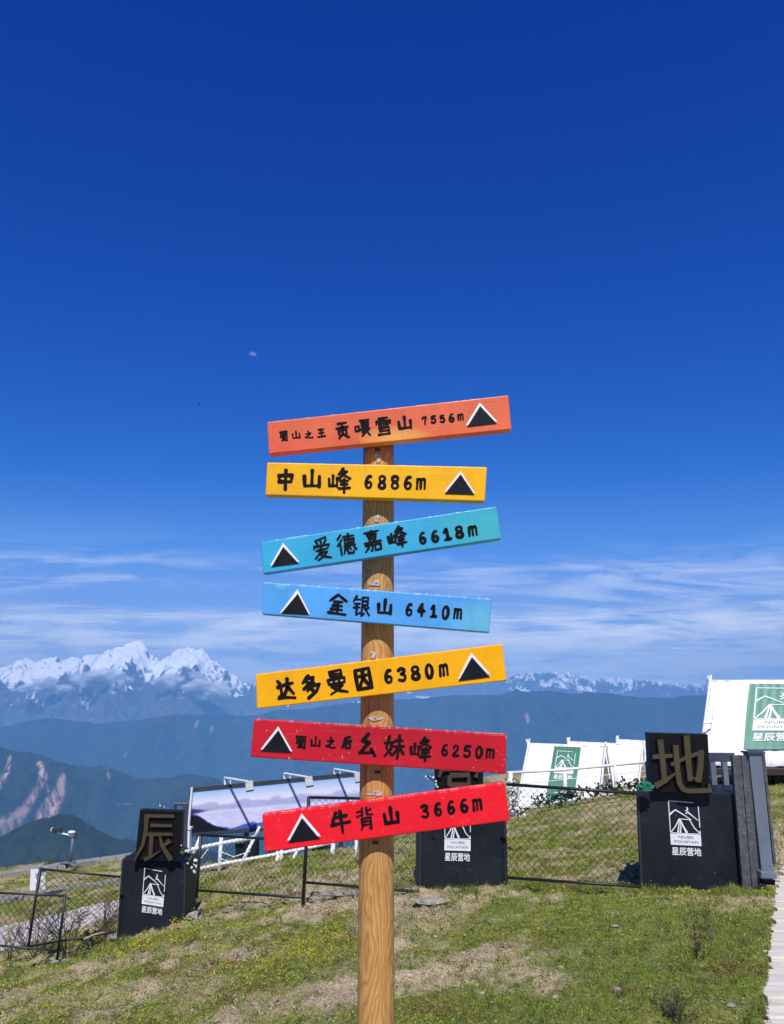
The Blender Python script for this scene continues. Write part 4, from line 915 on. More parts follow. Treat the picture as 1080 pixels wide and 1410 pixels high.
# ------------------------------------------------------------------ gate beside the right plinth
YG = 7.7 * CT + 7.7 * (1130 - CY) / F * ST
m_grey = mottled('blue grey steel', (0.13, 0.155, 0.20), 0.12, 4, 0.45, fine=30, bmp=0.08)
m_greyd = mottled('dark blue grey steel', (0.045, 0.058, 0.085), 0.15, 4, 0.5, fine=30, bmp=0.08)
m_char, nt, b = newmat('crackled charcoal board', 0.7)
g = nt.nodes.new('ShaderNodeNewGeometry').outputs['Position']
v1 = nt.nodes.new('ShaderNodeTexVoronoi'); v1.inputs['Scale'].default_value = 75; nt.links.new(g, v1.inputs['Vector'])
n1 = noise_n(nt, g, 14, 5, 0.7); n3 = noise_n(nt, mapping(nt, g, (20, 20, 2.5)), 1, 4, .6)
c = mixc(nt, ramp(nt, v1.outputs['Distance'], [(0.25, 0.0), (0.5, 1.0)]), (0.018, 0.02, 0.025), (0.115, 0.12, 0.13))
c = mixc(nt, ramp(nt, n1, [(0.38, 0.0), (0.62, 0.75)]), c, (0.035, 0.038, 0.045))
c = mixc(nt, ramp(nt, n3, [(0.58, 0.0), (0.7, 0.5)]), c, (0.10, 0.105, 0.11))
nt.links.new(c, b.inputs['Base Color']); bump(nt, b, v1.outputs['Distance'], 0.3, 0.005)
gate = thing('gate_pillar', 'grey steel gate pillar with two crackled black boards at the path', 'gate pillar', PY(1035, 1222, YG))
def quad_prism(c4, Y, th): return MB().prism([PY(x, y, Y) for x, y in c4], Vector((0, th, 0)))
obj('crackled_board', quad_prism([(1008.5, 1041), (1020, 1040), (1035.5, 1224), (1023.6, 1227)], YG - 0.05, 0.05), m_char, gate, bevel=0.003)
obj('crackled_board', quad_prism([(1020.8, 1040), (1031, 1041), (1047.5, 1218), (1036.2, 1223)], YG - 0.05, 0.05), m_char, gate, bevel=0.003)
obj('post', quad_prism([(1031.5, 1038), (1049, 1038), (1066, 1203), (1049.5, 1203)], YG - 0.08, 0.14), m_grey, gate, bevel=0.004)
obj('dark_side_strip', quad_prism([(1049.6, 1038), (1053.5, 1037), (1069.5, 1190), (1066, 1190)], YG - 0.03, 0.12), m_char, gate, bevel=0.002)  # side face of the post, built as a separate darker strip
obj('cap_plate', quad_prism([(1030.5, 1035.6), (1054, 1035.4), (1054.3, 1038), (1030.8, 1038)], YG - 0.1, 0.18), m_greyd, gate)
obj('base_plate', quad_prism([(1048, 1200), (1070, 1202), (1071, 1210), (1048.5, 1210)], YG - 0.14, 0.2), m_grey, gate, bevel=0.008)
for px in (1050.5, 1060):
    q = PY(px, 1191, YG - 0.082); obj('bolt', MB().tube([q, q + Vector((0, -0.008, 0))], 0.006, 6), m_bolt, gate)
obj('footing', quad_prism([(1036, 1216), (1047, 1213), (1049, 1228), (1036, 1229)], YG + 0.0, 0.12), m_conc, gate)
obj('bracket', quad_prism([(1050, 1211), (1068, 1212), (1067, 1219), (1051, 1218)], YG - 0.08, 0.1), m_bk, gate)  # no fitting: shade of the gap under the base plate, as black block
fen = thing('steel_gate', 'dark steel gate with vertical bars behind the right plinth', 'gate', PY(950, 1220, YG + 1.1))
YQ = YG + 0.75
obj('top_rail', quad_prism([(892, 1036), (1012, 1037), (1012, 1049), (892, 1049)], YQ, 0.06), m_greyd, fen, bevel=0.003)
for px, w in ((893, 6), (982, 7.0), (998.5, 7)):
    s_ = (px - 540) * 0.00018
    obj('bar', quad_prism([(px - w / 2, 1049), (px + w / 2, 1049), (px + w / 2 + 80 * .1 * (px - 540) / 500, 1130), (px - w / 2 + 8 * (px - 540) / 500, 1130)], YQ + 0.003, 0.05), m_greyd if px < 950 else m_grey, fen, bevel=0.003)
obj('bottom_rail', quad_prism([(892, 1130), (1016, 1130), (1017, 1138), (893, 1138)], YQ, 0.06), m_greyd, fen, bevel=0.003)

# ------------------------------------------------------------------ chain link fences
m_fence = mottled('dark green black coated steel', (0.012, 0.014, 0.017), 0.3, 10, 0.45)
def lerp2(a, b_, t): return a + (b_ - a) * t
def chain(name, label, TLp, TRp, BRp, BLp, posts, rails=((0, 1), (0, 1)), cell=0.075, wr=0.0021, rr=0.016, group='dark chain link fence spans'):
    """TLp.. are world points of the framed mesh"""
    root = thing(name, label, 'fence', (BLp + BRp) / 2, group)
    f = lambda s, t: TLp * (1 - s) * (1 - t) + TRp * s * (1 - t) + BRp * s * t + BLp * (1 - s) * t
    obj('top_rail', MB().tube([TLp, TRp], rr, 8), m_fence, root, smooth=True)
    obj('bottom_rail', MB().tube([BLp, BRp], rr * 0.9, 8), m_fence, root, smooth=True)
    Lw = (TRp - TLp).length; Hh = (BLp - TLp).length; mb = MB(); nd_ = int((Lw + Hh) / cell)
    for sgn in (1, -1):
        for k in range(nd_ + 1):
            c0 = k * cell
            # line u + v = c0 (or u - v mirrored)
            u0 = max(0, c0 - Hh); u1 = min(Lw, c0)
            if u1 - u0 < 0.02: continue
            pts = []
            for u in (u0, u1):
                v = c0 - u; s = u / Lw if sgn == 1 else 1 - u / Lw
                pts.append(f(s, v / Hh) + Vector((0, 0.0022 * sgn, 0)))
            mb.tube(pts, wr, 3, cap=False)
    w = obj('wire_mesh', mb, m_fence, root, fix=False); w['kind'] = 'stuff'
    for a, b_ in posts: obj('post', MB().tube([a, b_], rr * 1.25, 10), m_fence, root, smooth=True)
    return root
YR = 8.35
chain('chain_link_fence', 'dark chain link fence span joining the middle and right plinths', PY(698, 1080, YR + 0.25), PY(879, 1092.5, YR - .35), PY(882, 1221, YR - .35), PY(699, 1208.5, YR + .25), [])
YM = 9.2
chain('chain_link_fence', 'dark chain link fence span passing behind the wooden pole', PY(425.5, 1098, YM + .1), PY(578, 1101, YM - .3), PY(578, 1228, YM - .3), PY(421, 1215, YM + .1),
      [(PY(425.5, 1097, YM + .1), PY(417.5, 1246, YM + .1))], cell=0.08)
YL = 10.6
chain('chain_link_fence', 'dark chain link fence span under the picture billboard', PY(276.5, 1149.5, YL), PY(422, 1158, YM + .2), PY(418.5, 1236, YM + .2), PY(271.5, 1226, YL),
      [(PY(277, 1148, YL), PY(270.5, 1236, YL))], cell=0.085)
bpost = bpy.data.objects[-1] if False else None
YA = 10.5
chain('chain_link_fence', 'tall dark chain link span running from leaning post to left plinth', PY(55.5, 1196.5, YA + .1), PY(166, 1207.5, YA + .25), PY(160, 1283, YA + .25), PY(42, 1303, YA + .1),
      [(PY(55.8, 1194.5, YA + .1), PY(38.6, 1308, YA + .1))], cell=0.085, wr=0.0028, rr=0.013)
chain('chain_link_fence', 'low dark chain link gate leaf at the far left edge', PY(-60, 1227, YA - .2), PY(90, 1233.5, YA - .4), PY(80, 1309, YA - .4), PY(-70, 1296, YA - .2),
      [(PY(90, 1232, YA - .4), PY(79, 1321, YA - .4))], cell=0.085, wr=0.0028, rr=0.013)
# notice
nt_ = thing('notice_sheet', 'small white notice sheet tied to the leaning fence post', 'notice', PY(51, 1226, YA + .06))
ns = obj('sheet', quad_prism([(42.5, 1197), (63, 1196), (62, 1225), (41, 1226.5)], YA + 0.12, 0.004), m_print, nt_)
mb = MB()
for i, l_ in enumerate(([(49, 1203), (54, 1206), (50, 1210)], [(53, 1201), (52, 1211)], [(49, 1207), (56, 1204)], [(48, 1218), (56, 1217)], [(50, 1221), (59, 1219.5)])):
    vf = ribbon(l_, 1.5 if i < 3 else 0.7); mb.add([PY(x, y, YA + 0.116 - 0.0002 * i) for x, y in vf[0]], vf[1])
obj('ink_marks', mb, m_ptext, ns, fix=False)

# ------------------------------------------------------------------ tents
m_tent = mottled('white canvas', (0.80, 0.80, 0.80), 0.04, 1.2, 0.8, fine=10, bmp=0.15)
m_seam = mottled('canvas seam', (0.6, 0.6, 0.62), .1, 8, .8)
m_wpaint = mottled('white painted steel', (0.76, 0.77, 0.78), 0.08, 5, 0.5)
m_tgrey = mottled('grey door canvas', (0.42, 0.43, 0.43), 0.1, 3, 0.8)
m_green = mottled('green banner', (0.022, 0.17, 0.10), 0.15, 3, 0.55, fine=20, bmp=0.2)
m_green2 = mottled('faded green banner', (0.10, 0.27, 0.19), 0.15, 4, 0.5, fine=20, bmp=0.2)
m_timber = mottled('dark timber deck', (0.03, 0.022, 0.018), 0.3, 4, 0.7)
def tent(label, apL, apR, ftL, ftR, bkdx, banner=None, door=True, bmat=None, group='white A frame tents', folds=10, vsc=1.0):
    root = thing('a_frame_tent', label, 'tent', (ftL + ftR) / 2, group)
    bkL = ftL + bkdx; bkR = ftR + bkdx; mb = MB(); n = folds * 6
    V_ = []; F_ = []
    nrm = (apR - apL).cross(ftL - apL).normalized()
    if nrm.y > 0: nrm = -nrm
    for j in range(9):
        for i in range(n + 1):
            s = i / n; t = j / 8; p = (apL.lerp(apR, s)).lerp(ftL.lerp(ftR, s), t)
            V_.append(p + nrm * (0.02 * math.sin(s * folds * 6.3) * t + 0.05 * (mnoise.noise(Vector((s * folds * 1.3, t * 2.5, p.x))) ) - 0.06 * math.sin(math.pi * t) * 0.6))
    for j in range(8):
        for i in range(n): a = j * (n + 1) + i; F_.append((a, a + 1, a + n + 2, a + n + 1))
    fl = mesh_obj('roof_sheet', V_, F_, m_tent, root, smooth=True)
    sm_ = fl.modifiers.new('thick', 'SOLIDIFY'); sm_.thickness = 0.02
    bk = MB().prism([apL, apR, bkR, bkL], nrm * -0.02); obj('roof_sheet', bk, m_tent, root)
    ridge_up = Vector((0, 0, 0.16))
    for ap, ft, bkk in ((apL, ftL, bkL), (apR, ftR, bkR)):
        e = (apR - apL).normalized() * (-0.04 if ap is apL else 0.04)
        d1_ = (ap - ft).normalized() * 0.16; d2_ = (ap - bkk).normalized() * 0.16
        obj('frame_pole', MB().tube([ft + e, ap + d1_ + e], 0.03, 8).tube([bkk + e, ap + d2_ + e * 1.8], 0.03, 8), m_wpaint, root, smooth=True)
    q = (apR - apL); obj('ridge_pole', MB().tube([apL - q.normalized() * 0.12, apR + q.normalized() * 0.12], 0.025, 8), m_wpaint, root, smooth=True)
    for ap, sgn in ((apL, -1), (apR, 1)):
        g0 = ap + Vector((0, 0, 0.03)); gx = g0 + q.normalized() * sgn * 0.5 - Vector((0, 0.3, 0)); gz_ = Vector((gx.x, gx.y, ftL.z)); obj('guy_rope', MB().tube([g0, gz_], 0.008, 4), m_wpaint, root)
    ins = q.normalized() * -0.12
    for t_ in (0.2, 0.5, 0.8):
        obj('canvas_seam', MB().tube([apL.lerp(apR, t_) + nrm * .012, (apL.lerp(apR, t_)).lerp(ftL.lerp(ftR, t_), .5) - nrm * .035, ftL.lerp(ftR, t_) + nrm * .012], 0.012, 4), m_seam, root)
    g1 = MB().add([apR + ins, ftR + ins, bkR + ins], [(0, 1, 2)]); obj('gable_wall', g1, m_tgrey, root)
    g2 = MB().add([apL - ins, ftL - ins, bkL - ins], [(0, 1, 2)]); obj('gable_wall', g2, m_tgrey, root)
    if door:
        mid = (ftR + bkR) / 2; a = apR.lerp(mid, 0.35); mbd = MB(); sc = 0.22
        dv = (bkR - ftR); off = q.normalized() * -0.10
        mbd.add([a - dv * sc * 0.35 + off, a + dv * sc * 0.35 + off, mid + dv * sc + off, mid - dv * sc + off], [(0, 1, 2, 3)]); obj('door_flap', mbd, m_tent, root)
        for t0 in (0.45, 0.62):
            c_ = apR.lerp(mid, t0) + q.normalized() * -0.08
            mbd = MB().add([c_ - dv * .06, c_ + dv * .06, c_ + dv * .06 - Vector((0, 0, .12)), c_ - dv * .06 - Vector((0, 0, .12))], [(0, 1, 2, 3)]); obj('name_plate', mbd, m_greyd, root)
    if banner:
        s0, s1, t0, t1, ls0, ls1, lt0 = banner
        def on(s, t, l): return (apL.lerp(apR, s)).lerp(ftL.lerp(ftR, s), t) + nrm * l
        mb = MB(); n2 = 40; V_ = []; F_ = []
        for j in range(5):
            for i in range(n2 + 1):
                s = s0 + (s1 - s0) * i / n2; t = t0 + (t1 - t0) * j / 4
                V_.append(on(s, t, 0.045 + 0.008 * math.sin(i * 1.1 + j * .3) * (1 - j / 4)))
        for j in range(4):
            for i in range(n2): a = j * (n2 + 1) + i; F_.append((a, a + 1, a + n2 + 2, a + n2 + 1))
        bn = mesh_obj('banner', V_, F_, bmat or m_green, root, smooth=True)
        wW = (ls1 - ls0) * (apR - apL).length; hH = (ftL - apL).length
        logo(lambda u, v, l: on(ls0 + (ls1 - ls0) * u, lt0 + v * vsc * wW / hH, 0.056 + l * 1.5), bn, m_print, m_ptext)
    return root
def tentpts(Y, apL, apR, ftL, tilt=1.3, dY=0.0):
    a = PY(*apL, Y); b_ = PY(*apR, Y + dY); f_ = PY(*ftL, Y - tilt); g_ = b_ + (f_ - a); return a, b_, f_, g_
a, b_, f_, g_ = tentpts(23.6, (730, 1024), (832, 1028), (713, 1112), 1.2, 0.0)
tent('nearest white A frame tent with green emblem banner', a, b_, f_, g_, Vector((1.15, 2.6, 0)), banner=(0.33, 0.69, 0.04, 0.93, 0.385, 0.63, 0.12))
a, b_, f_, g_ = tentpts(26.5, (785, 1021.5), (884, 1026), (768, 1112), 1.2, 0.0)
tent('second white A frame tent standing directly behind the bannered one', a, b_, f_, g_, Vector((1.1, 2.6, 0)))
a, b_, f_, g_ = tentpts(30.0, (852, 1018.5), (945, 1024), (835, 1108), 1.2, 0.0)
tent('third white A frame tent partly behind the gold lettered plinth', a, b_, f_, g_, Vector((1.2, 2.8, 0)))
a, b_, f_, g_ = tentpts(33.0, (892, 1017), (985, 1020), (878, 1098), 1.2, 0.0)
tent('fourth and farthest white tent, almost hidden by the right plinth', a, b_, f_, g_, Vector((1.2, 2.8, 0)), door=False)
YT = 18.6
aL, aR = PY(980.5, 937.5, YT), PY(1400, 937, YT); fL = PY(965, 1056, YT - 1.1); fR = aR + (fL - aL)
tb_ = tent('large white tent with faded green banner at the right edge', aL, aR, fL, fR, Vector((2.0, 3.4, 0)),
     banner=((1032 - 980.5) / 419.5 , (1112 - 980.5) / 419.5, 0.05, 0.82, 0.146, 0.290, 0.105), vsc=0.80, bmat=m_green2, door=False, folds=26)
obj('cross_spar', MB().tube([PY(969, 996, YT - 1.0), PY(980, 995.5, YT - .7)], 0.02, 6), m_wpaint, tb_, smooth=True)
obj('deck', MB().box(((fL.x + fR.x) / 2, YT, fL.z - 0.07), ((fR - fL).x + 0.3, 3.0, 0.12)), m_timber, tb_)
for k in range(8):
    obj('deck_leg', MB().box((fL.x + 0.5 + k * 1.1, YT - 1.2, fL.z - 0.45), (0.1, 0.1, 0.7)), m_timber, tb_)

# ------------------------------------------------------------------ white railings
def rails(name, label, segs, r=0.03, group=None):
    root = thing(name, label, 'railing', segs[0][1][0], group)
    for nm, pts, rr in segs: obj(nm, MB().tube(pts, rr, 8), m_wpaint, root, smooth=True)
    return root
YW = 20.5
rails('white_railing', 'white pipe railing running in front of the A frame tents', [
    ('top_rail', [PY(699, 1064, YW), PY(775, 1060, YW), PY(900, 1048.5, YW)], 0.035),
    ('wire', [PY(705, 1081, YW), PY(780, 1073, YW), PY(895, 1061, YW)], 0.010),
    ('wire', [PY(705, 1099, YW), PY(780, 1090, YW), PY(895, 1076, YW)], 0.010),
    ('bottom_rail', [PY(699, 1115, YW), PY(778, 1103, YW), PY(900, 1084, YW)], 0.028),
    ('post', [PY(703, 1062, YW), PY(706, 1122, YW)], 0.055), ('post', [PY(778, 1062, YW), PY(779, 1108, YW)], 0.05), ('post', [PY(847, 1054, YW), PY(849, 1096, YW)], 0.045)])
YV = 15.0
rails('white_railing', 'white railing with slanting struts under the billboard', [
    ('top_rail', [PY(200, 1181, YV + .5), PY(262, 1170, YV), PY(303, 1161.5, YV), PY(350, 1153, YV)], 0.034),
    ('bottom_rail', [PY(262, 1199, YV), PY(303, 1190, YV), PY(360, 1180, YV), PY(432, 1166, YV), PY(500, 1150, YV)], 0.03),
    ('post', [PY(305, 1152, YV), PY(301, 1211, YV)], 0.034), ('strut', [PY(350, 1154, YV), PY(326, 1203, YV)], 0.03), ('strut', [PY(276, 1152, YV), PY(264, 1182, YV)], 0.03),
    ('strut', [PY(358, 1138, YV), PY(350, 1154, YV)], 0.025),
    ('strut', [PY(410, 1170, YV), PY(397, 1197, YV)], 0.03), ('post', [PY(383, 1172, YV), PY(381, 1198, YV)], 0.035), ('post', [PY(388, 1170, YV), PY(387, 1198, YV)], 0.03),
    ('post', [PY(459, 1160, YV), PY(457, 1188, YV)], 0.04), ('post', [PY(491, 1155, YV), PY(490, 1182, YV)], 0.03),
    ('rope', [PY(262, 1186, YV), PY(278, 1181, YV), PY(290, 1165, YV)], 0.008), ('rope', [PY(303, 1172, YV), PY(322, 1180, YV), PY(345, 1172, YV)], 0.008), ('rope', [PY(303, 1182, YV), PY(322, 1188, YV), PY(345, 1183, YV)], 0.008)])

# ------------------------------------------------------------------ billboard
YB = 19.0
m_frame = mottled('dark frame steel', (0.035, 0.04, 0.045), 0.2, 8, 0.5)
m_pic, nt, b = newmat('printed picture', 0.35, spec=0.4)
at = nd(nt, 'ShaderNodeVertexColor', _layer_name='print'); nt.links.new(at.outputs[0], b.inputs['Base Color'])
bb = thing('billboard', 'long landscape photo billboard of a cloud sea with three lamp arms', 'billboard', PY(380, 1150, YB))
q = [PY(x, y, YB) for x, y in ((263.5, 1087), (497, 1064.5), (500, 1132), (262, 1149))]
# turn the board: right end further away so its face looks a little left of the camera
nxp, nyp = 240, 70; U, Vv = np.meshgrid(np.linspace(0, 1, nxp), np.linspace(0, 1, nyp))
qa = np.array([list(p) for p in q])
Pp = (qa[0] * ((1 - U) * (1 - Vv))[..., None] + qa[1] * (U * (1 - Vv))[..., None] + qa[2] * (U * Vv)[..., None] + qa[3] * ((1 - U) * Vv)[..., None])
L_ = lambda *c: np.array(lin(*c))
cc = np.zeros((nyp, nxp, 3)); skyc = L_(150, 185, 232) * (1 - sm(0, .38, Vv))[..., None] + L_(222, 222, 240) * sm(0, .38, Vv)[..., None]
cc[:] = skyc
cn = fbm(U * 16, Vv * 9, 5, 3)
m1 = (sm(0.30, 0.40, Vv + (cn - .5) * .22) * (1 - sm(.47, .56, Vv)))[..., None]; cc = cc * (1 - m1 * .75) + (L_(140, 150, 200) * (0.75 + 0.6 * cn[..., None])) * m1 * .75
m2 = sm(.50, .56, Vv + (cn - .5) * .10)[..., None]; cc = cc * (1 - m2) + L_(205, 205, 238) * (0.8 + .35 * fbm(U * 30, Vv * 25, 4, 6)[..., None]) * m2
hill = 0.50 + 0.38 * sm(0, .2, U) - 0.26 * sm(.2, .7, U) + (fbm(U * 12, Vv * 2, 4, 8) - .5) * .13 + 0.02
m3 = sm(0, .03, Vv - hill)[..., None]; cc = cc * (1 - m3) + L_(70, 95, 175) * m3
m4 = sm(0, .03, Vv - hill - .02 - .12 * sm(.15, .4, U))[..., None]; cc = cc * (1 - m4) + L_(16, 18, 30) * m4
m5 = (sm(0, .05, .10 - np.abs(Vv - .50) - U * .7))[..., None]; cc = cc * (1 - m5) + L_(55, 55, 105) * m5
a = (np.arange(nyp - 1)[:, None] * nxp + np.arange(nxp - 1)[None]).ravel()
pic = grid_mesh('picture', Pp.reshape(-1, 3) - np.array(list(wloc(bb))) + np.array([0, -0.03, 0]), np.stack([a, a + nxp, a + nxp + 1, a + 1], 1), m_pic, {'print': cc.reshape(-1, 3)})
pic.parent = bb
obj('back_panel', MB().prism(q, Vector((0, 0.08, 0))), m_frame, bb)
fr = MB()
for i in range(4): fr.bar(q[i] + Vector((0, -.03, 0)), q[(i + 1) % 4] + Vector((0, -.03, 0)), 0.06, 0.07 if i != 3 else 0.1)
obj('frame', fr, m_frame, bb)
obj('side_trim', MB().tube([PY(264.5, 1084, YB - .08), PY(258.5, 1152, YB - .08)], 0.028, 6), m_wpaint, bb)
for (x0, y0, y1, x1, ly) in ((310, 1086, 1071, 341, 1076), (392, 1078, 1065, 423, 1070), (461, 1070, 1059, 491, 1064)):
    arm = MB(); p0 = PY(x0, y0, YB - .02); p1 = PY(x0, y1, YB - .02); zq = p1.z + 0.02
    p2 = PY(x1, ly, YB - 0.95)
    arm.tube([p0, p1, p2], 0.026, 8); arm.tube([p0 + Vector((.13, 0, 0)), p1 + Vector((.13, -.03, -.02))], 0.02, 8)
    ao = obj('lamp_arm', arm, m_wpaint, bb, smooth=False)
    R_ = Matrix.Rotation(math.radians(-38), 3, 'X') @ Matrix.Rotation(math.radians(-12), 3, 'Y')
    obj('lamp_head', MB().box(p2 + Vector((0.05, -.0, -.10)), (0.17, 0.07, 0.24), R_), mottled('lamp housing', (0.34, 0.37, 0.36), .1), ao, bevel=0.01)
for px in (275, 340, 470):
    p = PY(px, 1140, YB + .15); obj('support_leg', MB().bar(p, p - Vector((0, 0, 2.2)), 0.1, 0.1), m_frame, bb)

# columns behind the left plinth
cw = thing('frame_column', 'slim grey steel frame rising behind the left gold character', 'post', PY(249, 1180, 12.5))
obj('upright', MB().tube([PY(241.5, 1108, 12.5), PY(240, 1190, 12.5)], 0.022, 6), m_frame, cw); obj('upright', MB().bar(PY(255.5, 1108, 12.5), PY(254, 1190, 12.5), 0.07, 0.05), m_greyd, cw)
obj('crossbar', MB().tube([PY(240.5, 1107, 12.5), PY(258.5, 1107, 12.5)], 0.022, 6), m_frame, cw)
wc = thing('white_bollard', 'short white square post between left plinth and billboard', 'post', PY(257, 1178, 13.2))
obj('shaft', MB().bar(PY(257.5, 1141, 13.2), PY(256, 1195, 13.2), 0.13, 0.13), m_wpaint, wc, bevel=0.01); obj('cap', MB().box(PY(257.5, 1140, 13.2), (0.16, 0.16, 0.03)), m_wpaint, wc)

# planters by the far railing
m_fab = mottled('green net cloth', (0.008, 0.17, 0.10), 0.35, 30, 0.7, fine=80, bmp=0.8)
for k, (x0, x1, y0, y1, lab) in enumerate(((324, 352, 1158, 1200, 'tall dark planter box behind the strutted railing, left of the pole'), (366, 395, 1176, 1202, 'low dark planter box just behind the pair of white posts'), (429, 456, 1164, 1196, 'dark planter box with green net, partly under the red board'))):
    Yp = 16.4; p = thing('planter_box', lab, 'planter', PY((x0 + x1) / 2, y1, Yp), 'dark planter boxes along the far railing')
    obj('box', MB().prism([PY(x0, y0, Yp), PY(x1, y0, Yp), PY(x1 - 1, y1 + 4, Yp), PY(x0 + 1, y1 + 4, Yp)], Vector((0, .5, 0))), m_pl, p, bevel=0.01)
    mb = MB()
    for _ in range(60):
        c = PY(random.uniform(x0, x1), y0 - abs(random.gauss(0, 4)), Yp + random.uniform(.05, .4)); s = 0.035
        a_ = Vector((random.gauss(0, 1), random.gauss(0, 1), random.gauss(0, 1))).normalized() * s; b2 = a_.cross(Vector((random.random(), random.random(), 1))).normalized() * s * .5
        mb.add([c - a_, c + b2, c + a_, c - b2], [(0, 1, 2, 3)])
    pl_ = obj('plant', mb, mottled('planter leaves', (0.10, 0.11, 0.03), .4, 8), p, fix=False); pl_['kind'] = 'stuff'
    if k != 1: obj('net_cloth', MB().ico(PY(x0 + 6, y0, Yp - .03), 0.09, 3, .5, (1.3, .6, .45), 3.2), m_fab, p)

# green net cloths on right plinth
for px, py, Y_, sc, lab in ((889, 1083, YG - .1, (1.5, .8, 0.9), 'crumpled green net cloth on the left corner of the right plinth'), (988, 1091.5, YG + .3, (1.9, .8, 0.35), 'flat green net cloth at the right corner of the right plinth')):
    o = obj('net_cloth', MB().ico((0, 0, 0), 0.045, 4, .4, sc, 3.4), m_fab); o.location = PY(px, py, Y_); tag(o, lab, 'cloth', 'green net cloths')

# vines with white blossoms
m_vine = mottled('vine leaf', (0.02, 0.06, 0.02), .4, 20); m_bl = mottled('white blossom', (0.8, 0.82, 0.8), .05, 20)
def vine(label, pts, nleaf, nfl, Y, spread=2.6, leafs=0.022, fls=0.016):
    r0 = thing('blossom_vine', label, 'vine', PY(*pts[0], Y))
    P = [PY(x, y, Y + random.uniform(-.06, .06)) for x, y in pts]; obj('stem', MB().tube(P, 0.006, 5), m_vine, r0)
    for nm, n, s, mt in (('leaves', nleaf, leafs, m_vine), ('blossoms', nfl, fls, m_bl)):
        mb = MB()
        for _ in range(n):
            k = random.randrange(len(pts) - 1); t = random.random(); x = pts[k][0] + (pts[k + 1][0] - pts[k][0]) * t + random.gauss(0, spread); y = pts[k][1] + (pts[k + 1][1] - pts[k][1]) * t + random.gauss(0, spread)
            c = PY(x, y, Y + random.uniform(-.12, .05))
            if nm == 'blossoms': mb.ico(c, s * random.uniform(.6, 1.2), 1, .3, (1, .7, 1))
            else:
                a_ = Vector((random.gauss(0, 1), random.gauss(0, 1), random.gauss(0, 1))).normalized() * s; b2 = a_.cross(Vector((.3, random.random(), 1))).normalized() * s * .55
                mb.add([c - a_, c + b2, c + a_, c - b2], [(0, 1, 2, 3)])
        o = obj(nm, mb, mt, r0, fix=False); o['kind'] = 'stuff'
YLp = 10.1 * CT + 10.1 * (1240 - CY) / F * ST
vine('leafy vine with white blossoms on the left plinth corner', [(247, 1160), (252, 1172), (262, 1178), (270, 1186), (268, 1198)], 110, 26, YLp - .02, 3.2, 0.028, 0.022)
vine('wisp of white blossoms left of the middle letter box', [(602, 1082), (597, 1074), (588, 1070), (595, 1066)], 6, 9, 8.7, 2.0, .015, .011)
vine('white blossom garland hanging on the far white railing', [(704, 1075), (708, 1092), (706, 1108), (714, 1120)], 60, 70, 12.5, 5, .03, .022)
vine('single white blossoms sprouting above the left letter box', [(227, 1114), (222, 1108), (217, 1105)], 2, 5, YLp + .1, 1.2, .015, .016)
vine('leafy shrub branches with pale flowers by the tent railing', [(735, 1104), (770, 1100), (800, 1092), (845, 1084), (890, 1080)], 500, 40, 20.0, 4.5, .06, .035)

# security camera pole
cp_ = thing('camera_pole', 'thin steel pole with security camera arm and white dome', 'security camera', PY(97, 1187, 21.0)); YC = 21.0
obj('pole', MB().tube([PY(101, 1150, YC), PY(96.5, 1189, YC)], 0.035, 8), m_grey, cp_, smooth=True)
obj('base', MB().box(PY(98, 1187.5, YC), (.2, .2, .03)), m_grey, cp_)
obj('arm', MB().tube([PY(101, 1151, YC), PY(78, 1146, YC)], 0.022, 6), m_wpaint, cp_, smooth=True)
ca_ = obj('camera_housing', MB().bar(PY(72.5, 1142, YC), PY(84, 1143, YC - .1), 0.09, 0.08), m_frame, cp_, bevel=.01)
obj('lens_hood', MB().tube([PY(72.8, 1142.3, YC), PY(71, 1142, YC)], 0.05, 10), m_wpaint, ca_)
obj('bracket', MB().tube([PY(77, 1148, YC), PY(77, 1143, YC)], 0.03, 6), m_frame, cp_)
obj('dome', MB().ico(PY(99, 1145.8, YC), 0.075, 3, 0, (1.3, 1, .55)), m_wpaint, cp_, smooth=True)
obj('clamp', MB().box(PY(100.5, 1149.5, YC), (.13, .12, .08)), m_grey, cp_)

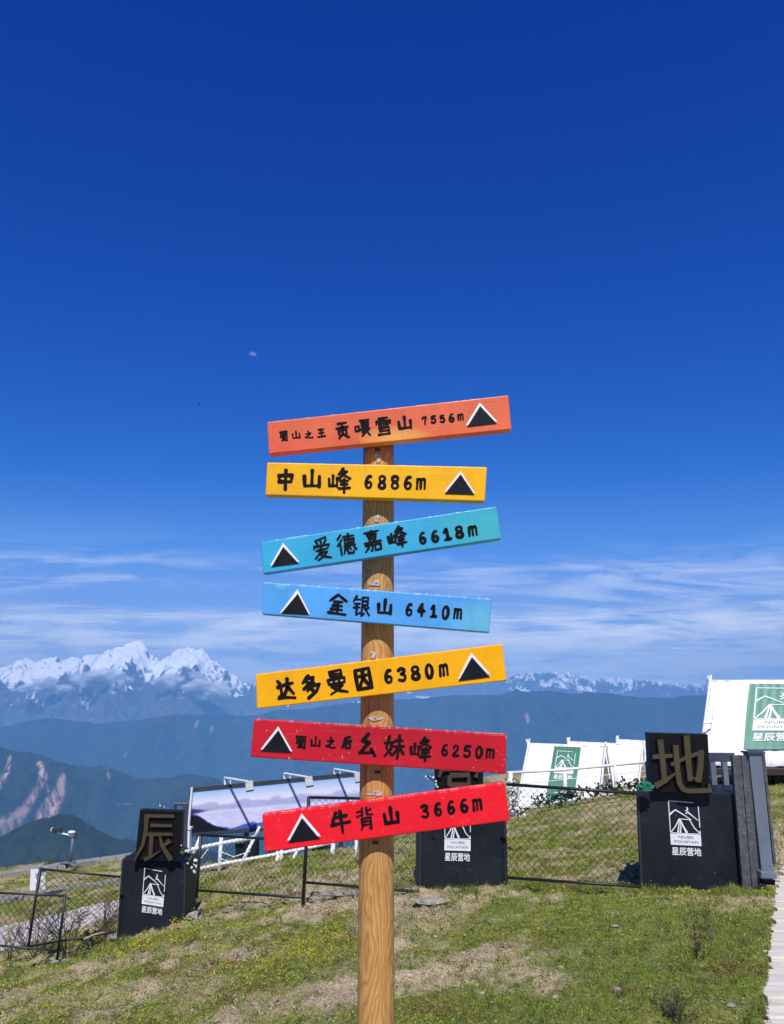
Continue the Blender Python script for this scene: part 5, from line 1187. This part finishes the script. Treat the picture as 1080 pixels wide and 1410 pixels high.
# ------------------------------------------------------------------ shrubs and twigs
m_twig = mottled('grey brown twig', (0.10, 0.075, 0.05), .3, 30, .85); m_sl = mottled('shrub leaf', (0.05, 0.08, 0.02), .5, 20); m_sl2 = mottled('dry shrub leaf', (0.22, 0.14, 0.06), .4, 20)
def shrub(label, px, py, h, w, nst, leafn, mat, r=0.006, depth=3, lsize=0.018, base=None):
    c = base if base is not None else drape(px, py); root = thing('shrub', label, 'shrub', c); mb = MB(); tips = []
    def grow(p, d, L, rr, lv):
        q = p + d * L; m_ = (p + q) / 2 + Vector([random.gauss(0, .06) * L for _ in range(3)]); mb.tube([p, m_, q], rr, 4, rr * .6, cap=False); tips.append((m_, q))
        if lv <= 0: return
        for _ in range(random.choice((2, 3))):
            grow(q if random.random() < .6 else m_, (d + Vector((random.gauss(0, .5) * w, random.gauss(0, .5) * w, random.gauss(0.1, .3)))).normalized(), L * random.uniform(.6, .85), rr * .62, lv - 1)
    for _ in range(nst):
        grow(c + Vector((random.gauss(0, .03), random.gauss(0, .03), -.02)), Vector((random.gauss(0, .4) * w, random.gauss(0, .4) * w, 1)).normalized(), h * random.uniform(.3, .42), r, depth)
    obj('branches', mb, m_twig, root, fix=False)
    mb = MB()
    for _ in range(leafn):
        a_, b2 = random.choice(tips); p = a_.lerp(b2, random.random()) + Vector([random.gauss(0, .01) for _ in range(3)]); u = Vector([random.gauss(0, 1) for _ in range(3)]).normalized() * lsize * random.uniform(.5, 1.1); v = u.cross(Vector((random.random(), .3, 1))).normalized() * lsize * .35
        mb.add([p - u, p + v, p + u, p - v], [(0, 1, 2, 3)])
    if leafn: o = obj('leaves', mb, mat, root, fix=False); o['kind'] = 'stuff'
shrub('twiggy dark shrub at the foot of the leaning fence post', 50, 1318, .75, 1.2, 7, 260, m_sl, .010)
shrub('leggy shrub by the post of the low fence leaf', 92, 1318, .8, 1.1, 6, 240, m_sl, .010)
shrub('bare shrub at the far left edge in front of the path', 12, 1322, .6, 1.3, 6, 120, m_sl, .009)
shrub('grey twiggy shrub beside the left plinth and path', 143, 1276, .62, 1.2, 9, 160, m_sl2, .008)
shrub('low green bush between path and left plinth', 130, 1300, .35, 1.5, 9, 700, m_sl, .006, lsize=.022)
shrub('dry twig bush standing in the grass below the right plinth', 965, 1318, .30, .9, 7, 120, m_sl2, .0035, lsize=.011)
shrub('thin dead twig cluster rising behind the dry bush', 978, 1286, .26, .8, 4, 60, m_sl2, .003, lsize=.010)
shrub('small dark leaved shrub near the bottom right of the grass', 930, 1408, .20, 1.0, 9, 420, m_sl, .003, lsize=.009)
shrub('flattened dry weed below the twig bush', 962, 1352, .07, 2.0, 6, 60, m_sl2, .0025, lsize=.009)
shrub('tiny dry weed with seed head before the middle plinth', 657, 1238, .30, .25, 2, 16, m_sl2, .0025, lsize=.009, depth=2)
shrub('small green weed on the rim of the road kerb', 66, 1194, .22, 1.6, 6, 160, m_sl, .005, lsize=.03)
shrub('dark weed growing through the slab path', 1078, 1317, .06, 1.2, 5, 60, m_sl, .002, lsize=.009, base=Vector((PY(1078, 1317, 5.5).x, 5.5, H(2.7, 5.5) - .02)))
stx = thing('stick', 'pale broken stick lying in the bush left of the left plinth', 'stick', drape(127, 1292) + Vector((0, 0, .1)))
obj('stick_body', MB().tube([PY(116, 1293, 10.3), PY(130, 1287, 10.25), PY(144, 1283.5, 10.2)], 0.012, 6, .008), m_rock, stx)
stx['category'] = 'stick'
